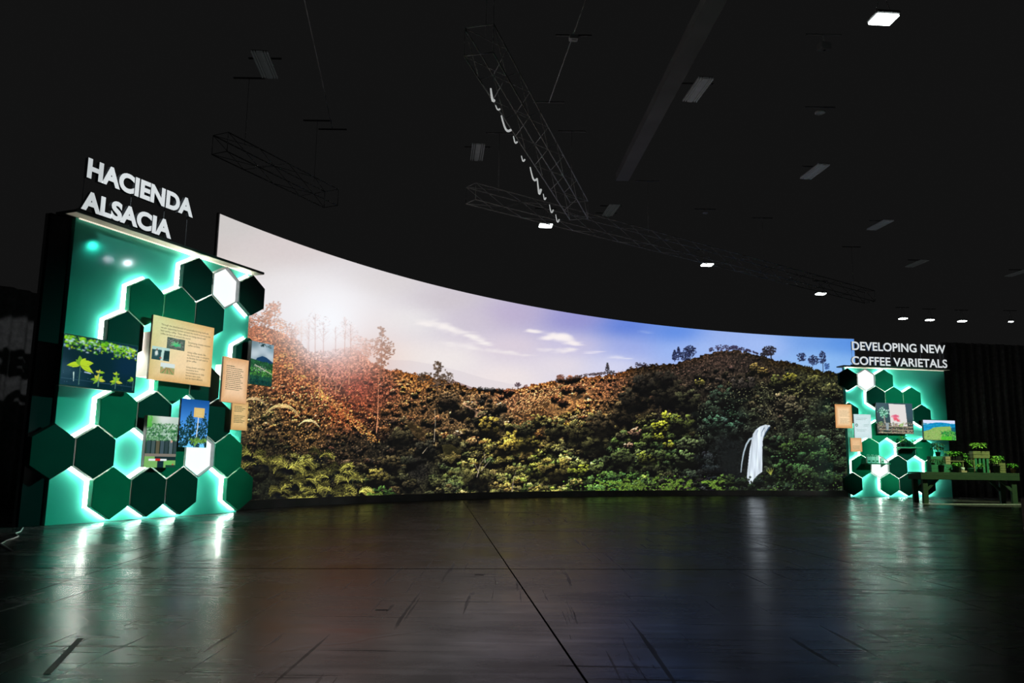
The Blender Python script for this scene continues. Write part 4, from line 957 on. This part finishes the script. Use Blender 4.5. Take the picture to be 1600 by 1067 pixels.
# on the lower shelf
def bag(a, w, h, label):
    x, y, z = at('R', a, .11, .80)
    t = thing('paper_bag', label, 'bag', (x, y, z), yaw('R'), 'paper bags on the wall shelf')
    d = .06; v = [(-w/2*.9,-d/2,0),(w/2*.9,-d/2,0),(w/2*.9,d/2,0),(-w/2*.9,d/2,0),(-w/2,-d*.45,h),(w/2,-d*.45,h),(w/2,d*.45,h),(-w/2,d*.45,h),(-w/2+.004,-d*.4,h),(w/2-.004,-d*.4,h),(w/2-.004,d*.4,h),(-w/2+.004,d*.4,h),(-w/2*.88,-d*.4,.006),(w/2*.88,-d*.4,.006),(w/2*.88,d*.4,.006),(-w/2*.88,d*.4,.006)]
    MB().add(v, [(0,3,2,1),(0,1,5,4),(1,2,6,5),(2,3,7,6),(3,0,4,7),(4,5,9,8),(5,6,10,9),(6,7,11,10),(7,4,8,11),(8,9,13,12),(9,10,14,13),(10,11,15,14),(11,8,12,15),(12,13,14,15)]).build('body', M['white_bag'], t)
    for yy in (-d*.42, d*.42): MB().tube([(w*.26*math.cos(q), yy, h+w*.52*math.sin(q)) for q in [math.pi*k/8 for k in range(9)]], .004, 5).build('handle', M['white_bag'], t)
    MB().box(-w*.3, -d/2-.001, h*.18, w*.3, -d*.47, h*.42).build('label_patch', M['pot_green'], t)
for a, w, h, s_ in ((-1.345, .10, .15, 'white paper bag with looped handles, leftmost on the lower wall shelf'), (-1.235, .10, .15, 'white paper bag with looped handles, second from left on the lower wall shelf'), (-1.13, .085, .15, 'white paper bag with looped handles, third from left on the lower wall shelf'), (-.99, .08, .12, 'shortest white paper bag, at the right end of the lower wall shelf')): bag(a, w, h, s_)

# ================================================================= plant table
TX0, TX1, TY0, TY1, TZ = 8.16, 10.13, 15.95, 16.47, .615
tb = thing('plant_table', 'long wooden trestle table with braced legs crowded with potted plants', 'table', ((TX0+TX1)/2, (TY0+TY1)/2, 0))
hx, hy = (TX1-TX0)/2, (TY1-TY0)/2
pl = MB().box(-hx, -.062, TZ-.028, hx, .062, TZ, .003).mesh('plank', M['table'])
for k in range(4): link('plank', pl, tb, (0, -hy+.065+k*.13, 0))
MB().box(-hx+.004, -hy, TZ-.145, hx-.004, -hy+.03, TZ-.03, .003).build('apron', M['table'], tb); MB().box(-hx+.004, hy-.03, TZ-.145, hx-.004, hy, TZ-.03, .003).build('apron', M['table'], tb)
for s_ in (-1, 1): MB().box(s_*hx-.03*(s_ > 0), -hy+.03, TZ-.145, s_*hx+.03*(s_ < 0), hy-.03, TZ-.03, .003).build('apron', M['table'], tb)
lg = MB().box(-.05, -.035, 0, .05, .035, TZ-.03, .004).mesh('leg', M['table'])
for sx in (-1, 1):
    for sy in (-1, 1):
        x = sx*(hx-.10); yy = sy*(hy-.07)
        l = link('leg', lg, tb, (x, yy, 0))
        b = MB(); b.add([(0,-.02,.27),(-sx*.22,-.02,TZ-.145),(-sx*.29,-.02,TZ-.145),(0,-.02,.20),(0,.02,.27),(-sx*.22,.02,TZ-.145),(-sx*.29,.02,TZ-.145),(0,.02,.20)], [(0,1,2,3),(7,6,5,4),(0,4,5,1),(1,5,6,2),(2,6,7,3),(3,7,4,0)])
        me = fix_normals(b.mesh('brace', M['table'])); link('brace', me, l)
def crate(label, x, y, z, w, d, h, m, slats=3, rz=0.):
    t = thing('wooden_crate', label, 'crate', (x, y, z), rz, 'wooden crates on the plant table')
    hs = h/slats
    side = MB().box(-w/2, -.006, .003, w/2, .006, hs-.003, .002).mesh('slat', M[m]); end = MB().box(-.006, -d/2+.012, .003, .006, d/2-.012, hs-.003, .002).mesh('slat', M[m])
    for k in range(slats):
        for s_ in (-1, 1): link('slat', side, t, (0, s_*(d/2-.006), k*hs)); link('slat', end, t, (s_*(w/2-.006), 0, k*hs))
    po = MB().box(-.01, -.01, 0, .01, .01, h).mesh('corner_post', M[m])
    for s_ in (-1, 1):
        for q in (-1, 1): link('corner_post', po, t, (s_*(w/2-.022), q*(d/2-.022), 0))
    MB().box(-w/2+.012, -d/2+.012, 0, w/2-.012, d/2-.012, .012).build('bottom_board', M[m], t)
    MB().box(-w/2, -d/2, h, w/2, d/2, h+.01, .002).build('lid', M[m], t)
    return t
K = .979
def tx(x): return x*K
yf, ym, yb = 16.06, 16.20, 16.36
crate('small green crate at the left end of the plant table', tx(8.655), yf, TZ, .13, .13, .135, 'crate_green', 2)
potted('potted_plant', 'small dark plant on the small green crate at the table left end', (tx(8.66), yf, TZ+.146), .035, .04, 'pot_black', .13, .10, 45, .05, 'leaf_dark', 11)
crate('green crate raised at the back left of the plant table', tx(8.87), yb, TZ, .25, .16, .31, 'crate_green', 4)
potted('potted_plant', 'tall dark leafy plant on the raised green crate', (tx(8.94), yb, TZ+.322), .05, .085, 'pot_black', .24, .22, 85, .075, 'leaf_dark', 12)
potted('potted_plant', 'dark plant in a tall black pot, front left of the table', (tx(8.825), yf, TZ), .055, .14, 'pot_black', .13, .15, 55, .055, 'leaf_dark', 13)
crate('low slatted green crate on the table behind two small pots', tx(8.985), ym, TZ, .21, .13, .145, 'crate_green', 3)
crate('little pale wooden crate stacked on the low slatted crate', tx(9.03), ym+.01, TZ+.157, .10, .10, .15, 'crate_pale', 3)
# little bench with a trough
bn = thing('plant_bench', 'little wooden bench on the table carrying a plant trough', 'bench', (tx(9.265), yb-.02, TZ), 0)
MB().box(-.16, -.07, .215, .16, .07, .235, .002).build('top', M['crate'], bn)
bl = MB().box(-.01, -.06, 0, .01, .06, .215).mesh('leg', M['crate'])
for s_ in (-1, 1): link('leg', bl, bn, (s_*.135, 0, 0))
tr = thing('plant_trough', 'black trough of dense leafy seedlings on the little bench', 'plant', (tx(9.245), yb-.02, TZ+.236), 0)
MB().box(-.135, -.055, 0, .135, .055, .08, .004).build('trough', M['pot_black'], tr)
for k in range(4):
    f, s_ = plant_mesh(30+k, .14, .14, 40, .06, 'leaf'); link('foliage', f, tr, (-.105+k*.07, 0, .07))
potted('potted_plant', 'bushy bright plant beside the trough on the little bench', (tx(9.515), yb, TZ+.0), .055, .25, 'pot_black', .11, .2, 60, .045, 'leaf', 14)
potted('potted_plant', 'small plant in a black pot in front of the little bench', (tx(9.135), yf, TZ), .05, .10, 'pot_black', .17, .12, 60, .055, 'leaf', 15)
sd = thing('seed_tray', 'small green tray holding a white cup in front of the bench', 'tray', (tx(9.265), yf, TZ), 0)
MB().box(-.055, -.045, 0, .055, .045, .035, .003).build('tray', M['crate_pale'], sd); MB().lathe([(0,.035),(.026,.035),(.034,.10),(.031,.10),(.024,.042),(0,.042)], n=14).build('cup', M['white_bag'], sd)
potted('potted_plant', 'medium plant in a green pot at the middle of the table', (tx(9.45), yf+.03, TZ), .062, .09, 'pot_green', .14, .2, 75, .045, 'leaf', 16)
potted('potted_plant', 'pale little plant in a black pot beside the tall crate', (tx(9.61), yf-.03, TZ), .042, .085, 'pot_black', .12, .12, 50, .05, 'leaf_pale', 17)
# tall crate stand
st = thing('crate_stand', 'tall slatted crate stand at the middle right of the plant table', 'stand', (tx(9.725), ym+.03, TZ), -.15)
sl_ = MB().box(-.022, -.006, 0, .022, .006, .29, .002).mesh('slat', M['crate_green'])
for k in range(4): link('slat', sl_, st, (-.11+k*.073, -.09, 0))
sp_ = MB().box(-.006, -.022, 0, .006, .022, .29, .002).mesh('slat', M['crate_pale'])
for s_ in (-1, 1):
    for k in range(3): link('slat', sp_, st, (s_*.14, -.065+k*.065, 0))
bk = MB().box(-.15, -.005, 0, .15, .005, .29).build('back_board', M['crate_green'], st, (0, .095, 0))
for k in range(2): MB().box(-.155, -.102, .29+k*.068, .155, -.09, .352+k*.068, .002).build('front_slat', M['crate'], st); MB().box(.143, -.09, .29+k*.068, .155, .09, .352+k*.068, .002).build('side_slat', M['crate_pale'], st); MB().box(-.155, -.09, .29+k*.068, -.143, .09, .352+k*.068, .002).build('side_slat', M['crate_pale'], st); MB().box(-.155, .09, .29+k*.068, .155, .102, .352+k*.068, .002).build('rear_slat', M['crate'], st)
MB().box(-.155, -.1, .42, .155, .1, .43).build('lid', M['crate'], st)
potted('potted_plant', 'plant with spreading pale leaves on top of the tall crate stand', (tx(9.725), ym+.03, TZ+.431), .05, .05, 'pot_black', .3, .14, 85, .075, 'leaf_pale', 18)
potted('potted_plant', 'largest bushy plant, in a dark pot right of the crate stand', (tx(9.955), yf+.0, TZ), .065, .15, 'pot_black', .19, .24, 130, .05, 'leaf_pale', 19)
crate('slatted yellow-green crate near the right end of the table', tx(10.105), ym, TZ, .165, .14, .19, 'crate', 4)
potted('potted_plant', 'leafy plant standing on the slatted yellow-green crate', (tx(10.13), ym+.02, TZ+.202), .04, .04, 'pot_black', .15, .13, 70, .05, 'leaf', 20)
potted('potted_plant', 'small plant in a terracotta pot at the right end of the table', (tx(10.30), yf+.01, TZ), .05, .09, 'pot_terra', .2, .13, 65, .06, 'leaf', 21)

# ================================================================= odds and ends on the floor
tag(MB().box(-.35, -.4, 0, .35, .4, .485, .01).build('equipment_case', M['black_gloss'], None, (3.83, 5.1, 0), 0), 'black equipment case cut off by the right edge of the picture', 'case')
def cable(label, pts, r=.006, m='cable_white'):
    c = Vector(pts[0]); b = MB(); b.tube([Vector(p)-Vector((c.x, c.y, 0))+Vector((0, 0, r)) for p in pts], r, 6); return tag(b.build('cable', M[m], None, (c.x, c.y, 0)), label, 'cable')
cable('thin pale cable lying on the floor at the far left', [(-3.5,5.75,0),(-3.86,6.19,0),(-3.98,6.45,0),(-4.03,6.62,0),(-4.10,6.80,0),(-4.28,7.05,0),(-4.34,7.22,0),(-4.56,7.62,0)])
cable('straight white cable on the floor in front of the plant table', [(7.9,15.6,0),(8.43,15.67,0),(9.3,15.83,0),(10.1,15.98,0),(11.4,16.2,0)], .007)
def tape(label, x, y, l, w, rz): return tag(MB().box(-l/2, -w/2, 0, l/2, w/2, .0012).build('floor_tape', M['tape'], None, (x, y, .0), rz), label, 'tape', 'strips of black tape on the floor')
tape('long strip of black tape on the floor at lower left', -1.50, 2.82, .52, .022, math.radians(108))
tape('short black tape mark on the floor nearest the long joint', -.175, 4.91, .055, .025, 0)
tape('short black tape mark on the floor left of the long joint, nearer the camera', -.57, 3.725, .06, .02, 0)

# ================================================================= ceiling fittings
HALL = math.radians(4.5)
def lamp(x, y, label, s=1.):
    t = thing('high_bay_light', label, 'ceiling light', (x, y, 6.2), HALL, 'lit high bay lights')
    w, d = .155*s, .125*s; rail(x, y)
    MB().box(-w, -d, .02, w, d, .07, .012).build('housing', M['lamp_body'], t)
    MB().box(-w*.93, -d*.93, -.012, w*.93, d*.93, .022, .012).build('diffuser', M['lamp'], t)
    for q in (-1, 1): MB().tube([(q*w*.7, 0, .07), (q*w*.2, 0, .34), (q*w*.2, 0, .43)], .004, 5).build('hanger', M['steel'], t)
for x, y, l, s in ((4.58, 9.15, 'largest lit ceiling light at the upper right', 1), (.755, 18.0, 'lit ceiling light above the middle of the valley screen', 1.05), (5.4, 21.45, 'lit ceiling light between the two farthest big lamps', 1.05), (9.92, 24.95, 'lit ceiling light above the right end of the valley screen', 1.0), (14.55, 29.0, 'faint far ceiling light above the word DEVELOPING', .9), (15.65, 29.2, 'faint far ceiling light, second in the row above the right sign', .9), (16.95, 29.35, 'faint far ceiling light, third in the row above the right sign', .9), (18.75, 29.3, 'faintest far ceiling light near the right edge', .5)): lamp(x, y, l, s)
# louvred ceiling vents, a faint glow added to their slats
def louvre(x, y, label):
    t = thing('louvre_vent', label, 'ceiling light', (x, y, 6.51), HALL+.02, 'louvred ceiling vents'); rail(x, y)
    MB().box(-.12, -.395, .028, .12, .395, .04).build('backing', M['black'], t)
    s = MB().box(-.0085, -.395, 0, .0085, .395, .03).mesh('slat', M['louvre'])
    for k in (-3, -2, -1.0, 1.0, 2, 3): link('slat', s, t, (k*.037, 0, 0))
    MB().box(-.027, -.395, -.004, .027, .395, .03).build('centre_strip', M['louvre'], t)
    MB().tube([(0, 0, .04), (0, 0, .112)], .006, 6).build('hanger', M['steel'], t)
for x, y, l in ((-3.77, 11.13, 'dim louvred ceiling vent at the upper left above the Hacienda letters'), (-.71, 14.39, 'dim louvred ceiling vent left of the cable truss'), (2.87, 11.73, 'dim louvred ceiling vent high in the middle right'), (6.01, 15.14, 'dim louvred ceiling vent below the round speaker'), (2.26, 17.75, 'small dim louvred ceiling vent right of the trusses'), (8.91, 18.59, 'dim louvred ceiling vent above the right end of the truss'), (11.63, 22.19, 'dim far louvred ceiling vent over the right sign'), (15.14, 23.15, 'farthest dim louvred ceiling vent at the right edge')): louvre(x, y, l)
def disc(x, y, r, label):
    t = thing('ceiling_speaker', label, 'speaker', (x, y, 6.52), 0, 'round ceiling speakers')
    rail(x, y); MB().tube([(0, 0, .03), (0, 0, .102)], .006, 6).build('stem', M['steel'], t)
    MB().lathe([(0, .03), (r, .03), (r, .008), (r*.8, 0), (r*.74, .004)], n=20).build('ring', M['vent'], t); MB().lathe([(0, .01), (r*.74, .006)], n=20).build('grille', M['steel'], t)
for x, y, r, l in ((5.1, 12.5, .085, 'round ceiling speaker under the largest light'), (2.21, 18.29, .1, 'round ceiling speaker beside the small louvred vent'), (4.49, 17.89, .06, 'tiny round ceiling speaker in the middle distance')): disc(x, y, r, l)
cb_ = thing('ceiling_camera', 'small dark camera box hanging left of the largest light', 'camera', (4.28, 10.25, 6.4), .3)
MB().box(-.08, -.06, 0, .08, .06, .1, .01).build('body', M['ceiling'], cb_); MB().lathe([(.02, -.004), (.014, -.012), (0, -.012)], n=10).build('lens', M['black_gloss'], cb_); MB().tube([(0, 0, .1), (0, 0, .222)], .012, 6).build('stem', M['steel'], cb_); rail(4.28, 10.25)

# box trusses
def truss(label, p0, p1, s=.30, step=.62, drops=()):
    p0, p1 = Vector(p0), Vector(p1); ln = (p1-p0).length; rz = math.atan2(p1.y-p0.y, p1.x-p0.x)
    t = thing('box_truss', label, 'truss', p0, rz, 'aluminium box trusses')
    ch = MB().tube([(0, 0, 0), (ln, 0, 0)], .010, 8).mesh('chord', M['steel'])
    for y in (-s/2, s/2):
        for z in (0, s): link('chord', ch, t, (0, y, z))
    n = int(ln/step); q = ln/n
    v1 = MB().tube([(0, 0, 0), (q, 0, s)], .005, 6).mesh('brace', M['steel']); v2 = MB().tube([(0, 0, s), (q, 0, 0)], .005, 6).mesh('brace', M['steel'])
    h1 = MB().tube([(0, -s/2, 0), (q, s/2, 0)], .005, 6).mesh('brace', M['steel']); h2 = MB().tube([(0, s/2, 0), (q, -s/2, 0)], .005, 6).mesh('brace', M['steel'])
    fr = MB().tube([(0, -s/2, 0), (0, s/2, 0), (0, s/2, s), (0, -s/2, s), (0, -s/2, 0)], .007, 6).mesh('end_frame', M['steel'])
    for k in range(n):
        for y in (-s/2, s/2): link('brace', v1 if k % 2 else v2, t, (k*q, y, 0))
        for z in (0, s): link('brace', h1 if k % 2 else h2, t, (k*q, 0, z))
    link('end_frame', fr, t); link('end_frame', fr, t, (ln, 0, 0))
    for d in drops: rail(p0.x+math.cos(rz)*d, p0.y+math.sin(rz)*d); MB().tube([(d, 0, s), (d, 0, 6.622-p0.z)], .004, 5).build('hanging_wire', M['steel'], t)
    return t
truss('long box truss running right above the valley screen', (-.76, 13.37, 5.2), (9.85, 21.4, 5.2), .3, .62, (.6, 4.5, 8.5, 12.5))
truss('box truss with white cable running from the top towards the middle lamp', (-.42, 8.3, 5.2), (1.22, 14.3, 5.2), .34, .55, (.25, .55, 5.5))
truss('faint box truss high at the left above the Hacienda letters', (-4.42, 11.3, 5.2), (-3.3, 13.75, 5.2), .3, .6, (.5, 2.2))
# white cable swagged along the middle truss, with an added glow
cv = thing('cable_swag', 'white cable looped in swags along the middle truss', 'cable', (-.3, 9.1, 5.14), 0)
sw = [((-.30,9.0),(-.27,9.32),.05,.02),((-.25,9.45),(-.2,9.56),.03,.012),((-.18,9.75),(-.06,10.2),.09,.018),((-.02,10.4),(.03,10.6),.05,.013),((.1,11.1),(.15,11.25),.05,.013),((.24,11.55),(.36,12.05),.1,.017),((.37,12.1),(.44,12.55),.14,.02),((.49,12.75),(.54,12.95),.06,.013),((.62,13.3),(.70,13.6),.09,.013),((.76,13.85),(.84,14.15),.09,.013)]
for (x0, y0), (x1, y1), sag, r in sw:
    MB().tube([(x0+(x1-x0)*k/6+.3, y0+(y1-y0)*k/6-9.1, -sag*math.sin(math.pi*k/6)) for k in range(7)], r*.5, 7, r).build('loop', M['cable_glow'], cv)
M_wire = M['steel']
for label, p0, p1, r in (('long thin wire slanting down at the upper left', (-2.62, 8.6, 6.5), (-3.25, 13.39, 6.5), .007), ('thin wire beside the small junction box at the top', (.92, 8.9, 6.5), (.55, 12.2, 6.5), .007)):
    rail(p0[0], p0[1], 6.5); rail(p1[0], p1[1], 6.5)
    tag(MB().tube([(0, 0, 0), Vector(p1)-Vector(p0)], r, 6).build('ceiling_wire', M['vent'], None, p0), label, 'wire', 'wires under the ceiling')
jb = thing('junction_box', 'small pale junction box on the ceiling near the top middle', 'box', (.79, 10.15, 6.44), HALL)
MB().box(-.06, -.05, 0, .06, .05, .06, .006).build('body', M['vent'], jb); MB().box(-.03, -.02, -.006, .03, .02, 0).build('cover', M['steel'], jb)
rail(.79, 10.15, 6.498)
tag(RAILS.build('ceiling', M['ceiling']), 'short dark mounting rails under the unlit roof', None, None, 'structure')
